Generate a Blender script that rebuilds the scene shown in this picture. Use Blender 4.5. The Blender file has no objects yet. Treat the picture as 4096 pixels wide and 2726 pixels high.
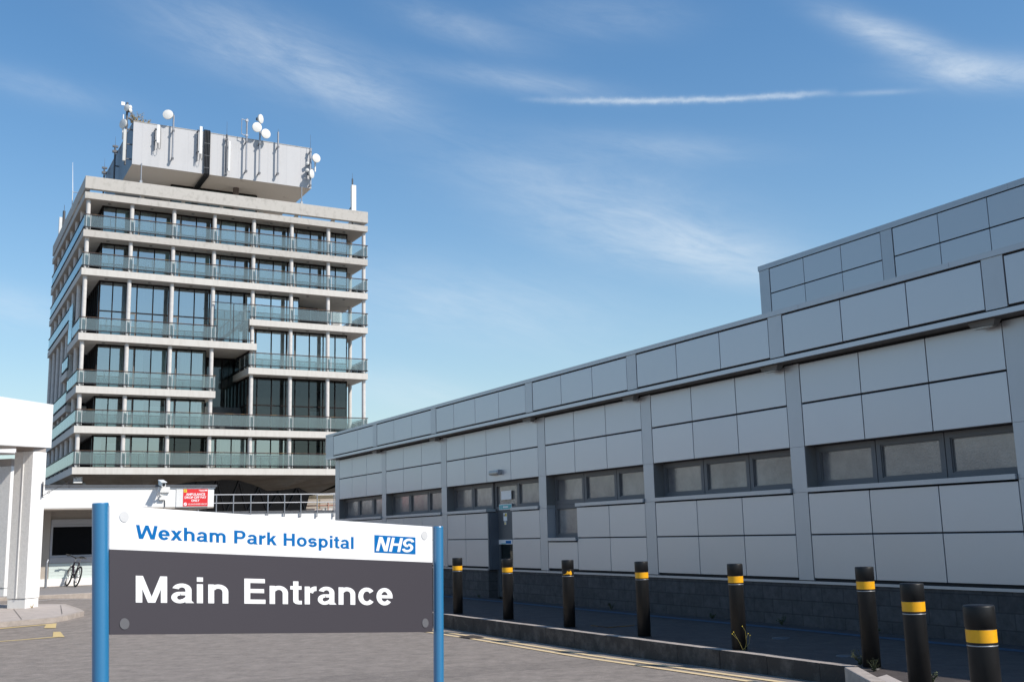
import bpy, math, random
from mathutils import Vector, Matrix
R = math.radians
random.seed(7)
sc = bpy.context.scene
COL = sc.collection

# ------------------------------------------------------------------ camera
PITCH, ROLL, EYE = R(10.1594), R(-1.44399), 1.88
Xh = Vector((1, 0, 0)); Uh = Vector((0, -math.sin(PITCH), math.cos(PITCH))); Fh = Vector((0, math.cos(PITCH), math.sin(PITCH)))
rt = Xh * math.cos(ROLL) + Uh * math.sin(ROLL)
up = -Xh * math.sin(ROLL) + Uh * math.cos(ROLL)
cam = bpy.data.cameras.new('camera'); camo = bpy.data.objects.new('camera', cam); COL.objects.link(camo)
m3 = Matrix((rt, up, -Fh)).transposed()
camo.matrix_world = Matrix.Translation((0, 0, EYE)) @ m3.to_4x4()
cam.sensor_width = 36; cam.lens = 4259.1 / 4096 * 36; cam.sensor_fit = 'HORIZONTAL'
cam.clip_start = 0.1; cam.clip_end = 6000
sc.camera = camo

# ------------------------------------------------------------------ light
SUN = Vector((0.9037, -0.5307, 1.0)).normalized()      # direction towards the sun
SUN_EL = math.asin(SUN.z); SUN_AZ = math.atan2(SUN.x, SUN.y)
sun = bpy.data.lights.new('sun', 'SUN'); sun.energy = 4.6; sun.angle = R(0.5); sun.color = (1, 0.935, 0.85)
suno = bpy.data.objects.new('sun', sun); COL.objects.link(suno)
suno.rotation_euler = SUN.to_track_quat('Z', 'Y').to_euler()
sc.view_settings.view_transform = 'Standard'; sc.view_settings.look = 'None'
sc.view_settings.exposure = 0.10; sc.view_settings.gamma = 1.0

W = bpy.data.worlds.new('World'); sc.world = W; W.use_nodes = True
nt = W.node_tree; N = nt.nodes; Lk = nt.links
bg = N['Background']; bg.inputs['Strength'].default_value = 0.15
sky = N.new('ShaderNodeTexSky'); sky.sky_type = 'NISHITA'; sky.sun_disc = False
sky.sun_elevation = SUN_EL; sky.sun_rotation = SUN_AZ
sky.altitude = 0; sky.air_density = 1.25; sky.dust_density = 0.55; sky.ozone_density = 1.7
def wmath(op, a, b=None, c=None, clamp=False):
    n = N.new('ShaderNodeMath'); n.operation = op; n.use_clamp = clamp
    for i, v in enumerate((a, b, c)):
        if v is None: continue
        if isinstance(v, (int, float)): n.inputs[i].default_value = v
        else: Lk.new(v, n.inputs[i])
    return n.outputs[0]
tc = N.new('ShaderNodeTexCoord'); sx = N.new('ShaderNodeSeparateXYZ'); Lk.new(tc.outputs['Generated'], sx.inputs[0])
az = wmath('ARCTAN2', sx.outputs[0], sx.outputs[1]); el = wmath('ARCSINE', sx.outputs[2])
cb = N.new('ShaderNodeCombineXYZ'); Lk.new(az, cb.inputs[0]); Lk.new(el, cb.inputs[1]); AE = cb.outputs[0]
def mapped(loc, rot, sca):
    # rotate/scale (azimuth, elevation) about a point of the sky
    a = N.new('ShaderNodeVectorMath'); a.operation = 'SUBTRACT'; Lk.new(AE, a.inputs[0]); a.inputs[1].default_value = (loc[0], loc[1], 0)
    m = N.new('ShaderNodeMapping'); m.vector_type = 'POINT'; m.inputs['Rotation'].default_value = (0, 0, -rot)
    Lk.new(a.outputs[0], m.inputs['Vector'])
    s = N.new('ShaderNodeVectorMath'); s.operation = 'MULTIPLY'; Lk.new(m.outputs[0], s.inputs[0]); s.inputs[1].default_value = (sca[0], sca[1], 1)
    return s.outputs[0]
def noise(vec, scale, detail=6, rough=0.6, dist=0.0):
    n = N.new('ShaderNodeTexNoise'); n.inputs['Scale'].default_value = scale; n.inputs['Detail'].default_value = detail
    n.inputs['Roughness'].default_value = rough; n.inputs['Distortion'].default_value = dist
    Lk.new(vec, n.inputs['Vector']); return n.outputs[0]
def gauss(loc, rot, rx, ry):
    v = mapped(loc, rot, (1 / rx, 1 / ry))
    d = N.new('ShaderNodeVectorMath'); d.operation = 'DOT_PRODUCT'; Lk.new(v, d.inputs[0]); Lk.new(v, d.inputs[1])
    return wmath('POWER', 2.718, wmath('MULTIPLY', d.outputs['Value'], -1.0))
# wispy cirrus: streak noise inside soft patches, (centre az, el), tilt, half length, half width, strength
streak = wmath('MULTIPLY_ADD', noise(mapped((0, 0.4), R(-16), (5.5, 22)), 1.6, 9, 0.66, 0.7), 2.9, -1.02, True)
fine = wmath('MULTIPLY_ADD', noise(mapped((0.3, 0.1), R(-10), (11, 46)), 1.7, 8, 0.68, 0.9), 1.9, -0.42, True)
mix_st = wmath('MULTIPLY_ADD', fine, 0.55, wmath('MULTIPLY', streak, 0.75))
total = None
for loc, rot, rx, ry, s in [((-0.235, 0.438), R(-14), 0.12, 0.030, 0.62), ((-0.150, 0.408), R(-20), 0.070, 0.020, 0.55),
                            ((-0.045, 0.464), R(-14), 0.070, 0.014, 0.45), ((0.02, 0.415), R(-9), 0.085, 0.010, 0.55),
                            ((0.372, 0.418), R(-28), 0.060, 0.012, 1.15), ((0.450, 0.376), R(-12), 0.060, 0.013, 1.15),
                            ((0.14, 0.268), R(-14), 0.13, 0.030, 0.75), ((0.20, 0.245), R(-16), 0.10, 0.018, 0.6),
                            ((-0.44, 0.386), R(-6), 0.07, 0.012, 0.35), ((-0.04, 0.21), R(-8), 0.14, 0.035, 0.55),
                            ((-0.10, 0.133), R(-12), 0.07, 0.018, 0.5), ((0.15, 0.350), R(-8), 0.10, 0.014, 0.35),
                            ((0.06, 0.325), R(-10), 0.13, 0.025, 0.45), ((-0.45, 0.20), R(-8), 0.05, 0.016, 0.6), ((0.10, 0.47), R(-4), 0.08, 0.02, 0.3)]:
    g = wmath('MULTIPLY', gauss(loc, rot, rx, ry), s)
    total = g if total is None else wmath('ADD', total, g)
cl = wmath('MULTIPLY', wmath('MULTIPLY', total, 0.45), wmath('MULTIPLY_ADD', mix_st, 0.85, 0.24))
# a thin vapour trail
v = mapped((0.18, 0.3898), R(-3.5), (1, 1)); sp = N.new('ShaderNodeSeparateXYZ'); Lk.new(v, sp.inputs[0])
wob = wmath('MULTIPLY_ADD', noise(mapped((0, 0), 0, (60, 60)), 1.0, 6, 0.7), 0.006, -0.003)
yy = wmath('SUBTRACT', sp.outputs[1], wob)
band = wmath('POWER', 2.718, wmath('MULTIPLY', wmath('POWER', wmath('DIVIDE', yy, 0.0026), 2.0), -1.0))
along = wmath('MULTIPLY', wmath('SMOOTH_MIN', wmath('MULTIPLY_ADD', sp.outputs[0], 9.0, 1.56, True), 1.0, 0.1),
              wmath('MULTIPLY_ADD', sp.outputs[0], -22.0, 3.1, True))
far_bit = gauss((0.355, 0.3755), R(-6), 0.03, 0.0022)
trail = wmath('ADD', wmath('MULTIPLY', band, wmath('MULTIPLY', along, 0.60)), wmath('MULTIPLY', far_bit, 0.25))
trail = wmath('MULTIPLY', trail, wmath('MULTIPLY_ADD', noise(mapped((0, 0), 0, (40, 90)), 1.0, 5, 0.7), 1.3, 0.1))
cover = wmath('MINIMUM', wmath('ADD', cl, trail), 0.8)
mixc = N.new('ShaderNodeMix'); mixc.data_type = 'RGBA'
hs = N.new('ShaderNodeHueSaturation'); hs.inputs['Saturation'].default_value = 1.30; hs.inputs['Value'].default_value = 1.0; Lk.new(sky.outputs[0], hs.inputs['Color'])
tn = N.new('ShaderNodeMix'); tn.data_type = 'RGBA'; tn.blend_type = 'MULTIPLY'; tn.inputs[0].default_value = 1; Lk.new(hs.outputs[0], tn.inputs[6]); tn.inputs[7].default_value = (0.87, 0.885, 0.905, 1)
hz = N.new('ShaderNodeMix'); hz.data_type = 'RGBA'; Lk.new(tn.outputs[2], hz.inputs[6]); hz.inputs[7].default_value = (3.15, 4.15, 4.95, 1)
Lk.new(wmath('MULTIPLY', wmath('POWER', 2.718, wmath('MULTIPLY', wmath('MAXIMUM', el, 0.0), -7.5)), 0.85), hz.inputs[0])
Lk.new(cover, mixc.inputs[0]); Lk.new(hz.outputs[2], mixc.inputs[6]); mixc.inputs[7].default_value = (5.2, 5.7, 6.1, 1)
Lk.new(mixc.outputs[2], bg.inputs['Color'])

# ------------------------------------------------------------------ materials
def lin(c):
    return tuple((x / 12.92 if x <= 0.04045 else ((x + 0.055) / 1.055) ** 2.4) for x in (v / 255 for v in c))
def surf(name, col, rough=0.6, metal=0.0, var=0.08, scale=1.5, bump=0.0, bscale=60, stretch=(1, 1, 1), col2=None, thr=None,
         island=0.0, coat=0.0, crough=0.03, nrough=0.65, spec=0.5, brick=None, rvar=0.0):
    m = bpy.data.materials.new(name); m.use_nodes = True
    t = m.node_tree; n = t.nodes; l = t.links; b = n['Principled BSDF']
    b.inputs['Roughness'].default_value = rough; b.inputs['Metallic'].default_value = metal
    b.inputs['Specular IOR Level'].default_value = spec; b.inputs['Coat Weight'].default_value = coat; b.inputs['Coat Roughness'].default_value = crough
    co = n.new('ShaderNodeTexCoord'); mp = n.new('ShaderNodeMapping'); mp.inputs['Scale'].default_value = stretch
    l.new(co.outputs['Object'], mp.inputs[0])
    nz = n.new('ShaderNodeTexNoise'); nz.inputs['Scale'].default_value = scale; nz.inputs['Detail'].default_value = 8 if nrough < 0.7 else 12; nz.inputs['Roughness'].default_value = nrough
    l.new(mp.outputs[0], nz.inputs['Vector'])
    ramp = n.new('ShaderNodeMapRange'); l.new(nz.outputs[0], ramp.inputs[0])
    a, bb = thr if thr else (0.3, 0.7)
    ramp.inputs[1].default_value = a; ramp.inputs[2].default_value = bb
    mx = n.new('ShaderNodeMix'); mx.data_type = 'RGBA'; l.new(ramp.outputs[0], mx.inputs[0])
    if col2 is None:
        mx.inputs[6].default_value = (*[c * (1 - var) for c in col], 1); mx.inputs[7].default_value = (*[min(1, c * (1 + var)) for c in col], 1)
    else:
        mx.inputs[6].default_value = (*col, 1); mx.inputs[7].default_value = (*col2, 1)
    out = mx.outputs[2]
    if island:
        ge = n.new('ShaderNodeNewGeometry'); mr = n.new('ShaderNodeMapRange'); l.new(ge.outputs['Random Per Island'], mr.inputs[0])
        mr.inputs[3].default_value = 1 - island; mr.inputs[4].default_value = 1 + island
        vm = n.new('ShaderNodeVectorMath'); vm.operation = 'SCALE'; l.new(out, vm.inputs[0]); l.new(mr.outputs[0], vm.inputs['Scale']); out = vm.outputs[0]
    hsrc = None
    if brick:
        sp_ = n.new('ShaderNodeSeparateXYZ'); l.new(co.outputs['Object'], sp_.inputs[0]); cc = n.new('ShaderNodeCombineXYZ')
        ax = brick.get('axes', (0, 1)); l.new(sp_.outputs[ax[0]], cc.inputs[0]); l.new(sp_.outputs[ax[1]], cc.inputs[1])
        bk = n.new('ShaderNodeTexBrick'); l.new(cc.outputs[0], bk.inputs['Vector']); bk.inputs['Scale'].default_value = 1.0
        bk.inputs['Brick Width'].default_value = brick['w']; bk.inputs['Row Height'].default_value = brick['h']
        bk.inputs['Mortar Size'].default_value = brick.get('mortar', 0.006); bk.inputs['Mortar Smooth'].default_value = 0.3
        k = brick.get('tone', 0.12)
        bk.inputs['Color1'].default_value = (1 - k, 1 - k, 1 - k, 1); bk.inputs['Color2'].default_value = (1 + k, 1 + k, 1 + k, 1)
        mm = brick.get('mcol', 0.6); bk.inputs['Mortar'].default_value = (mm, mm, mm, 1)
        mu = n.new('ShaderNodeMix'); mu.data_type = 'RGBA'; mu.blend_type = 'MULTIPLY'; mu.inputs[0].default_value = 1
        l.new(out, mu.inputs[6]); l.new(bk.outputs[0], mu.inputs[7]); out = mu.outputs[2]; hsrc = bk.outputs['Fac']
    l.new(out, b.inputs['Base Color'])
    if rvar:
        rr = n.new('ShaderNodeMapRange'); l.new(nz.outputs[0], rr.inputs[0]); rr.inputs[3].default_value = rough - rvar; rr.inputs[4].default_value = rough + rvar
        l.new(rr.outputs[0], b.inputs['Roughness'])
    if bump or hsrc:
        nb = n.new('ShaderNodeTexNoise'); nb.inputs['Scale'].default_value = bscale; nb.inputs['Detail'].default_value = 5
        l.new(mp.outputs[0], nb.inputs['Vector'])
        bp = n.new('ShaderNodeBump'); bp.inputs['Strength'].default_value = max(bump, 0.15); bp.inputs['Distance'].default_value = 0.01
        if hsrc:
            ad = n.new('ShaderNodeMath'); ad.operation = 'MULTIPLY_ADD'; l.new(hsrc, ad.inputs[0]); ad.inputs[1].default_value = -1.0; l.new(nb.outputs[0], ad.inputs[2]); l.new(ad.outputs[0], bp.inputs['Height'])
        else: l.new(nb.outputs[0], bp.inputs['Height'])
        l.new(bp.outputs[0], b.inputs['Normal'])
    return m
def glassy(name, tint, body, body_mix, ior=1.55, rough=0.02, bump=0.0, refl=0.0):
    """tinted see-through pane: fresnel reflection over a mix of transparency and a faint body colour"""
    m = bpy.data.materials.new(name); m.use_nodes = True; t = m.node_tree; n = t.nodes; l = t.links
    n.remove(n['Principled BSDF']); out = n['Material Output']
    tr = n.new('ShaderNodeBsdfTransparent'); tr.inputs[0].default_value = (*tint, 1)
    df = n.new('ShaderNodeBsdfDiffuse'); df.inputs[0].default_value = (*body, 1)
    m1 = n.new('ShaderNodeMixShader'); m1.inputs[0].default_value = body_mix; l.new(tr.outputs[0], m1.inputs[1]); l.new(df.outputs[0], m1.inputs[2])
    gl = n.new('ShaderNodeBsdfGlossy'); gl.inputs['Roughness'].default_value = rough; gl.inputs[0].default_value = (0.84, 0.93, 0.96, 1)
    fr = n.new('ShaderNodeFresnel'); fr.inputs[0].default_value = ior
    mx_ = n.new('ShaderNodeMath'); mx_.operation = 'MAXIMUM'; l.new(fr.outputs[0], mx_.inputs[0]); mx_.inputs[1].default_value = refl
    m2 = n.new('ShaderNodeMixShader'); l.new(mx_.outputs[0], m2.inputs[0]); l.new(m1.outputs[0], m2.inputs[1]); l.new(gl.outputs[0], m2.inputs[2])
    if bump:
        co = n.new('ShaderNodeTexCoord'); nb = n.new('ShaderNodeTexNoise'); nb.inputs['Scale'].default_value = 38; nb.inputs['Detail'].default_value = 2
        l.new(co.outputs['Object'], nb.inputs['Vector']); bp = n.new('ShaderNodeBump'); bp.inputs['Strength'].default_value = bump; bp.inputs['Distance'].default_value = 0.01
        l.new(nb.outputs[0], bp.inputs['Height']); l.new(bp.outputs[0], gl.inputs['Normal']); l.new(bp.outputs[0], fr.inputs['Normal'])
    l.new(m2.outputs[0], out.inputs[0]); return m

M = {}
M['asphalt'] = surf('asphalt', (0.245, 0.212, 0.185), 0.9, var=0.48, scale=3.2, nrough=0.86, bump=0.9, bscale=160, rvar=0.05)
M['asphalt_old'] = surf('asphalt_old', (0.212, 0.184, 0.161), 0.92, var=0.5, scale=2.6, nrough=0.88, bump=0.9, bscale=150)
M['footway'] = surf('footway', (0.24, 0.225, 0.215), 0.9, var=0.12, scale=30, bump=0.3, bscale=120)
M['ground'] = surf('ground', (0.25, 0.23, 0.21), 0.9, var=0.15, scale=8)
M['pavers'] = surf('pavers', (0.070, 0.056, 0.050), 0.85, var=0.25, scale=6, bump=0.3, bscale=90, brick=dict(w=0.21, h=0.105, mortar=0.005, tone=0.14, mcol=0.62))
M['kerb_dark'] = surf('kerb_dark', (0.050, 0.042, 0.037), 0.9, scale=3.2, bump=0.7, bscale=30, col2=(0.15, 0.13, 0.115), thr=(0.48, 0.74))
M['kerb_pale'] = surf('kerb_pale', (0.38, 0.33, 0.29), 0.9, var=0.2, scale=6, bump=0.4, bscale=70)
M['slab_pale'] = surf('slab_pale', (0.42, 0.37, 0.335), 0.9, var=0.12, scale=4, bump=0.25, bscale=80)
M['yellow_paint'] = surf('yellow_paint', (0.72, 0.55, 0.31), 0.8, scale=30, col2=(0.60, 0.47, 0.29), thr=(0.3, 0.8))
M['yellow_faded'] = surf('yellow_faded', (0.62, 0.46, 0.19), 0.8, scale=20, col2=(0.48, 0.38, 0.2), thr=(0.3, 0.8))
M['white_line'] = surf('white_line', (0.62, 0.58, 0.54), 0.8, var=0.15, scale=18)
M['blue_strip'] = surf('blue_strip', (0.045, 0.085, 0.135), 0.7, var=0.3, scale=9)
M['clad'] = surf('clad', (0.49, 0.495, 0.52), 0.38, metal=0.55, var=0.02, scale=0.8, island=0.028, bump=0.0, rvar=0.05)
M['clad_frame'] = surf('clad_frame', (0.45, 0.455, 0.475), 0.42, metal=0.5, var=0.03, scale=1.5)
M['clad_dark'] = surf('clad_dark', (0.12, 0.13, 0.15), 0.45, metal=0.2, var=0.05, scale=2)
M['gap'] = surf('gap', (0.012, 0.012, 0.014), 0.8)
M['soffit_grey'] = surf('soffit_grey', (0.15, 0.145, 0.14), 0.7)
M['win_frame'] = surf('win_frame', (0.115, 0.115, 0.12), 0.5, var=0.03)
M['plinth'] = surf('plinth', (0.072, 0.066, 0.066), 0.9, var=0.3, scale=7, bump=0.5, bscale=90, brick=dict(w=0.46, h=0.222, mortar=0.009, tone=0.13, mcol=0.62, axes=(1, 2)))
M['obscure'] = surf('obscure', (0.27, 0.255, 0.24), 0.12, scale=1.1, bump=0.22, bscale=34, spec=1.0, col2=(0.12, 0.115, 0.12), thr=(0.38, 0.64))
M['roof_felt'] = surf('roof_felt', (0.2, 0.2, 0.2), 0.9)
M['concrete'] = surf('concrete', (0.60, 0.575, 0.53), 0.9, scale=2.2, stretch=(1.6, 1.6, 0.35), col2=(0.52, 0.49, 0.445), thr=(0.45, 0.75), bump=0.25, bscale=30)
M['concrete_worn'] = surf('concrete_worn', (0.49, 0.465, 0.425), 0.92, scale=2.4, stretch=(1.1, 1.1, 0.8), col2=(0.33, 0.31, 0.275), thr=(0.5, 0.78), bump=0.35, bscale=24)
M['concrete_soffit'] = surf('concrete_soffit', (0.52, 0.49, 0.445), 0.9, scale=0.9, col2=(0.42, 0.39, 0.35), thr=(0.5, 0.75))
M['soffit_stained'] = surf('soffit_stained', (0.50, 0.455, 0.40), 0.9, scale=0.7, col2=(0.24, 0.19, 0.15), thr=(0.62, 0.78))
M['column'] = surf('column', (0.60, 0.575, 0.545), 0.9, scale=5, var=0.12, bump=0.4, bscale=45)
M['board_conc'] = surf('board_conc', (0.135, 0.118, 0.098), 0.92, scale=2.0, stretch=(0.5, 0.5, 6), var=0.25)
M['white_panel'] = surf('white_panel', (0.50, 0.50, 0.505), 0.6, scale=0.9, stretch=(1.2, 1.2, 0.3), col2=(0.44, 0.445, 0.45), thr=(0.5, 0.8))
M['side_dark'] = surf('side_dark', (0.16, 0.19, 0.23), 0.5, metal=0.3, var=0.08, scale=2)  # left face of the rooftop box, darker and bluer than its front
M['render_white'] = surf('render_white', (0.84, 0.835, 0.815), 0.85, var=0.03, scale=1.2, bump=0.12, bscale=40)
M['render_rough'] = surf('render_rough', (0.80, 0.79, 0.77), 0.92, var=0.08, scale=14, bump=1.0, bscale=42)
M['beige'] = surf('beige', (0.44, 0.39, 0.335), 0.8, var=0.05)
M['grey_trim'] = surf('grey_trim', (0.44, 0.44, 0.455), 0.6, var=0.04)
M['sid_green'] = surf('sid_green', (0.60, 0.68, 0.655), 0.75, var=0.04)
M['black_glass'] = surf('black_glass', (0.003, 0.003, 0.004), 0.5, spec=0.1)
M['mullion'] = surf('mullion', (0.014, 0.009, 0.008), 0.6, spec=0.2)
M['mullion_light'] = surf('mullion_light', (0.26, 0.23, 0.20), 0.6)
M['interior'] = surf('interior', (0.07, 0.08, 0.082), 0.9, var=0.4, scale=0.8)
M['curtain'] = surf('curtain', (0.66, 0.78, 0.75), 0.9, scale=14, stretch=(1, 1, 0.03), col2=(0.58, 0.70, 0.67), thr=(0.35, 0.65))
M['curtain_pale'] = surf('curtain_pale', (0.74, 0.78, 0.76), 0.9, scale=14, stretch=(1, 1, 0.03), col2=(0.68, 0.72, 0.70), thr=(0.35, 0.65))
M['curtain_grey'] = surf('curtain_grey', (0.42, 0.44, 0.43), 0.9, scale=22, stretch=(1, 1, 0.02), col2=(0.56, 0.57, 0.54), thr=(0.4, 0.6))
M['curtain_sky_tint'] = surf('curtain_sky_tint', (0.40, 0.56, 0.66), 0.9, scale=8, stretch=(1, 1, 0.03), col2=(0.33, 0.50, 0.61), thr=(0.35, 0.65))  # blue of the reflected sky painted into the curtain colour
M['red_box'] = surf('red_box', (0.45, 0.06, 0.05), 0.7)
M['rail_dark'] = surf('rail_dark', (0.035, 0.036, 0.04), 0.45, metal=0.3)
M['rust'] = surf('rust', (0.10, 0.045, 0.025), 0.8, scale=1.6, col2=(0.42, 0.23, 0.05), thr=(0.5, 0.64))
M['post_white'] = surf('post_white', (0.68, 0.68, 0.66), 0.6)
M['win_glass'] = glassy('win_glass', (0.62, 0.76, 0.74), (0.2, 0.3, 0.3), 0.03, ior=1.75, refl=0.38)
M['mirror_glass'] = glassy('mirror_glass', (0.5, 0.66, 0.72), (0.2, 0.3, 0.35), 0.03, ior=1.75, refl=0.42)
M['pale_glass'] = glassy('pale_glass', (0.7, 0.8, 0.8), (0.4, 0.5, 0.5), 0.05, ior=1.75, refl=0.60)
M['dark_glass'] = glassy('dark_glass', (0.42, 0.48, 0.48), (0.05, 0.06, 0.06), 0.12, ior=1.5, refl=0.07)
M['rail_glass'] = glassy('rail_glass', (0.80, 0.88, 0.88), (0.46, 0.56, 0.56), 0.17, ior=1.52, rough=0.04)
M['black_plastic'] = surf('black_plastic', (0.010, 0.010, 0.011), 0.42, var=0.1)
M['bollard_black'] = surf('bollard_black', (0.012, 0.012, 0.0125), 0.45, var=0.15, scale=9, rvar=0.06, spec=0.3)
M['bollard_yellow'] = surf('bollard_yellow', (0.90, 0.43, 0.004), 0.45, scale=12, col2=(0.78, 0.36, 0.004), thr=(0.4, 0.8))
M['galv'] = surf('galv', (0.33, 0.34, 0.36), 0.42, metal=0.5, var=0.1, scale=6)
M['galv_dark'] = surf('galv_dark', (0.11, 0.115, 0.125), 0.5, metal=0.4, var=0.15, scale=6)
M['dish_white'] = surf('dish_white', (0.74, 0.725, 0.68), 0.5, var=0.02)
M['dish_back'] = surf('dish_back', (0.55, 0.55, 0.52), 0.55)
M['antenna_white'] = surf('antenna_white', (0.76, 0.76, 0.74), 0.5)
M['sign_white'] = surf('sign_white', (0.86, 0.86, 0.86), 0.45, var=0.005)
M['sign_dark'] = surf('sign_dark', (0.047, 0.041, 0.050), 0.5, var=0.01)
M['sign_blue'] = surf('sign_blue', (0.0, 0.135, 0.40), 0.7, spec=0.15, var=0.005)
M['post_blue'] = surf('post_blue', (0.012, 0.175, 0.37), 0.36, var=0.01, coat=1.0, crough=0.32, spec=1.0)
M['disc_pale'] = surf('disc_pale', (0.62, 0.62, 0.62), 0.4)
M['disc_grey'] = surf('disc_grey', (0.13, 0.13, 0.14), 0.4)
M['sign_red'] = surf('sign_red', (0.72, 0.025, 0.03), 0.5, var=0.01)
M['sign_yellow'] = surf('sign_yellow', (0.85, 0.62, 0.05), 0.5)
M['sign_aqua'] = surf('sign_aqua', (0.12, 0.46, 0.48), 0.5, var=0.15, scale=9)
M['sign_green'] = surf('sign_green', (0.01, 0.25, 0.12), 0.5)
M['leaf'] = surf('leaf', (0.045, 0.055, 0.022), 0.7, var=0.3, scale=20)
M['leaf_autumn'] = surf('leaf_autumn', (0.42, 0.25, 0.05), 0.7, scale=7, col2=(0.16, 0.15, 0.04), thr=(0.4, 0.6))
M['stem_dry'] = surf('stem_dry', (0.32, 0.28, 0.08), 0.8)
M['twig'] = surf('twig', (0.12, 0.08, 0.05), 0.9)
M['chrome'] = surf('chrome', (0.6, 0.6, 0.62), 0.22, metal=1.0)
M['tyre'] = surf('tyre', (0.014, 0.014, 0.014), 0.75)
M['bike_frame'] = surf('bike_frame', (0.035, 0.02, 0.035), 0.3)
M['iron'] = surf('iron', (0.02, 0.02, 0.025), 0.5)
M['gully'] = surf('gully', (0.06, 0.05, 0.045), 0.8)
M['pipe_pale'] = surf('pipe_pale', (0.66, 0.56, 0.52), 0.5)
M['copper'] = surf('copper', (0.40, 0.2, 0.15), 0.5)
M['light_lens'] = surf('light_lens', (0.48, 0.48, 0.44), 0.35)
M['door_grey'] = surf('door_grey', (0.105, 0.112, 0.12), 0.5, var=0.03)

# ------------------------------------------------------------------ mesh helpers
class MB:
    def __init__(s): s.v = []; s.f = []; s.mi = []; s.cur = 0; s.sm = []
    def face(s, pts, smooth=False):
        i = len(s.v); s.v += [tuple(p) for p in pts]; s.f.append(list(range(i, i + len(pts)))); s.mi.append(s.cur); s.sm.append(smooth); return s
    def add(s, verts, faces, smooth=False):
        i = len(s.v); s.v += [tuple(p) for p in verts]
        for f in faces: s.f.append([i + k for k in f]); s.mi.append(s.cur); s.sm.append(smooth)
        return s
    def box(s, x0, x1, y0, y1, z0, z1):
        x0, x1 = min(x0, x1), max(x0, x1); y0, y1 = min(y0, y1), max(y0, y1); z0, z1 = min(z0, z1), max(z0, z1)
        v = [(x0, y0, z0), (x1, y0, z0), (x1, y1, z0), (x0, y1, z0), (x0, y0, z1), (x1, y0, z1), (x1, y1, z1), (x0, y1, z1)]
        return s.add(v, [(0, 3, 2, 1), (4, 5, 6, 7), (0, 1, 5, 4), (1, 2, 6, 5), (2, 3, 7, 6), (3, 0, 4, 7)])
    def prism(s, poly, z0, z1):
        n = len(poly); v = [(p[0], p[1], z0) for p in poly] + [(p[0], p[1], z1) for p in poly]
        return s.add(v, [tuple(range(n - 1, -1, -1)), tuple(range(n, 2 * n))] + [(i, (i + 1) % n, n + (i + 1) % n, n + i) for i in range(n)])
    def tube(s, p0, p1, r, n=10, r1=None, caps=True):
        p0, p1 = Vector(p0), Vector(p1); r1 = r if r1 is None else r1
        d = (p1 - p0).normalized(); a = d.orthogonal().normalized(); b = d.cross(a)
        v = []
        for p, q in ((p0, r), (p1, r1)):
            v += [p + (a * math.cos(2 * math.pi * k / n) + b * math.sin(2 * math.pi * k / n)) * q for k in range(n)]
        s.add(v, [(k, (k + 1) % n, n + (k + 1) % n, n + k) for k in range(n)], True)
        if caps: s.face(v[:n][::-1]); s.face(v[n:])
        return s
    def path(s, pts, r, n=8):
        for a, b in zip(pts, pts[1:]): s.tube(a, b, r, n)
        for p in pts[1:-1]: s.ball(p, r * 1.01, 6)
        return s
    def ball(s, c, r, n=10, sc_=(1, 1, 1)):
        c = Vector(c); v = []; h = max(4, n // 2 + 1)
        for i in range(h + 1):
            t = math.pi * i / h
            for k in range(n):
                p = 2 * math.pi * k / n
                v.append((c.x + r * sc_[0] * math.sin(t) * math.cos(p), c.y + r * sc_[1] * math.sin(t) * math.sin(p), c.z + r * sc_[2] * math.cos(t)))
        return s.add(v, [(i * n + k, (i + 1) * n + k, (i + 1) * n + (k + 1) % n, i * n + (k + 1) % n) for i in range(h) for k in range(n)], True)
    def lathe(s, prof, n=24, c=(0, 0, 0), smooth=True):
        v = []
        for r, z in prof: v += [(c[0] + r * math.cos(2 * math.pi * k / n), c[1] + r * math.sin(2 * math.pi * k / n), c[2] + z) for k in range(n)]
        f = [(i * n + k, i * n + (k + 1) % n, (i + 1) * n + (k + 1) % n, (i + 1) * n + k) for i in range(len(prof) - 1) for k in range(n)]
        return s.add(v, f, smooth)
    def torus(s, c, R0, r, axis, n=28, m=8):
        c = Vector(c); ax = Vector(axis).normalized(); a = ax.orthogonal().normalized(); b = ax.cross(a); v = []
        for i in range(n):
            t = 2 * math.pi * i / n; d = a * math.cos(t) + b * math.sin(t)
            for k in range(m):
                q = 2 * math.pi * k / m; v.append(c + d * (R0 + r * math.cos(q)) + ax * r * math.sin(q))
        return s.add(v, [(i * m + k, ((i + 1) % n) * m + k, ((i + 1) % n) * m + (k + 1) % m, i * m + (k + 1) % m) for i in range(n) for k in range(m)], True)
    def build(s, name, mats, parent=None, bevel=0.0):
        me = bpy.data.meshes.new(name); me.from_pydata(s.v, [], s.f); me.update()
        for m in (mats if isinstance(mats, (list, tuple)) else [mats]): me.materials.append(m if not isinstance(m, str) else M[m])
        me.polygons.foreach_set('material_index', s.mi); me.polygons.foreach_set('use_smooth', s.sm); me.update()
        o = bpy.data.objects.new(name, me); COL.objects.link(o)
        if parent: o.parent = parent
        if bevel:
            bv = o.modifiers.new('bevel', 'BEVEL'); bv.width = bevel; bv.segments = 2; bv.limit_method = 'ANGLE'; bv.angle_limit = R(40)
        return o
def tag(o, label=None, cat=None, group=None, kind=None):
    if label: o['label'] = label
    if cat: o['category'] = cat
    if group: o['group'] = group
    if kind: o['kind'] = kind
    return o
def root(name, loc, rz, label, cat, group=None):
    o = bpy.data.objects.new(name, None); COL.objects.link(o); o.location = loc; o.rotation_euler = (0, 0, rz); o.empty_display_size = 0.2
    return tag(o, label, cat, group)

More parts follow.
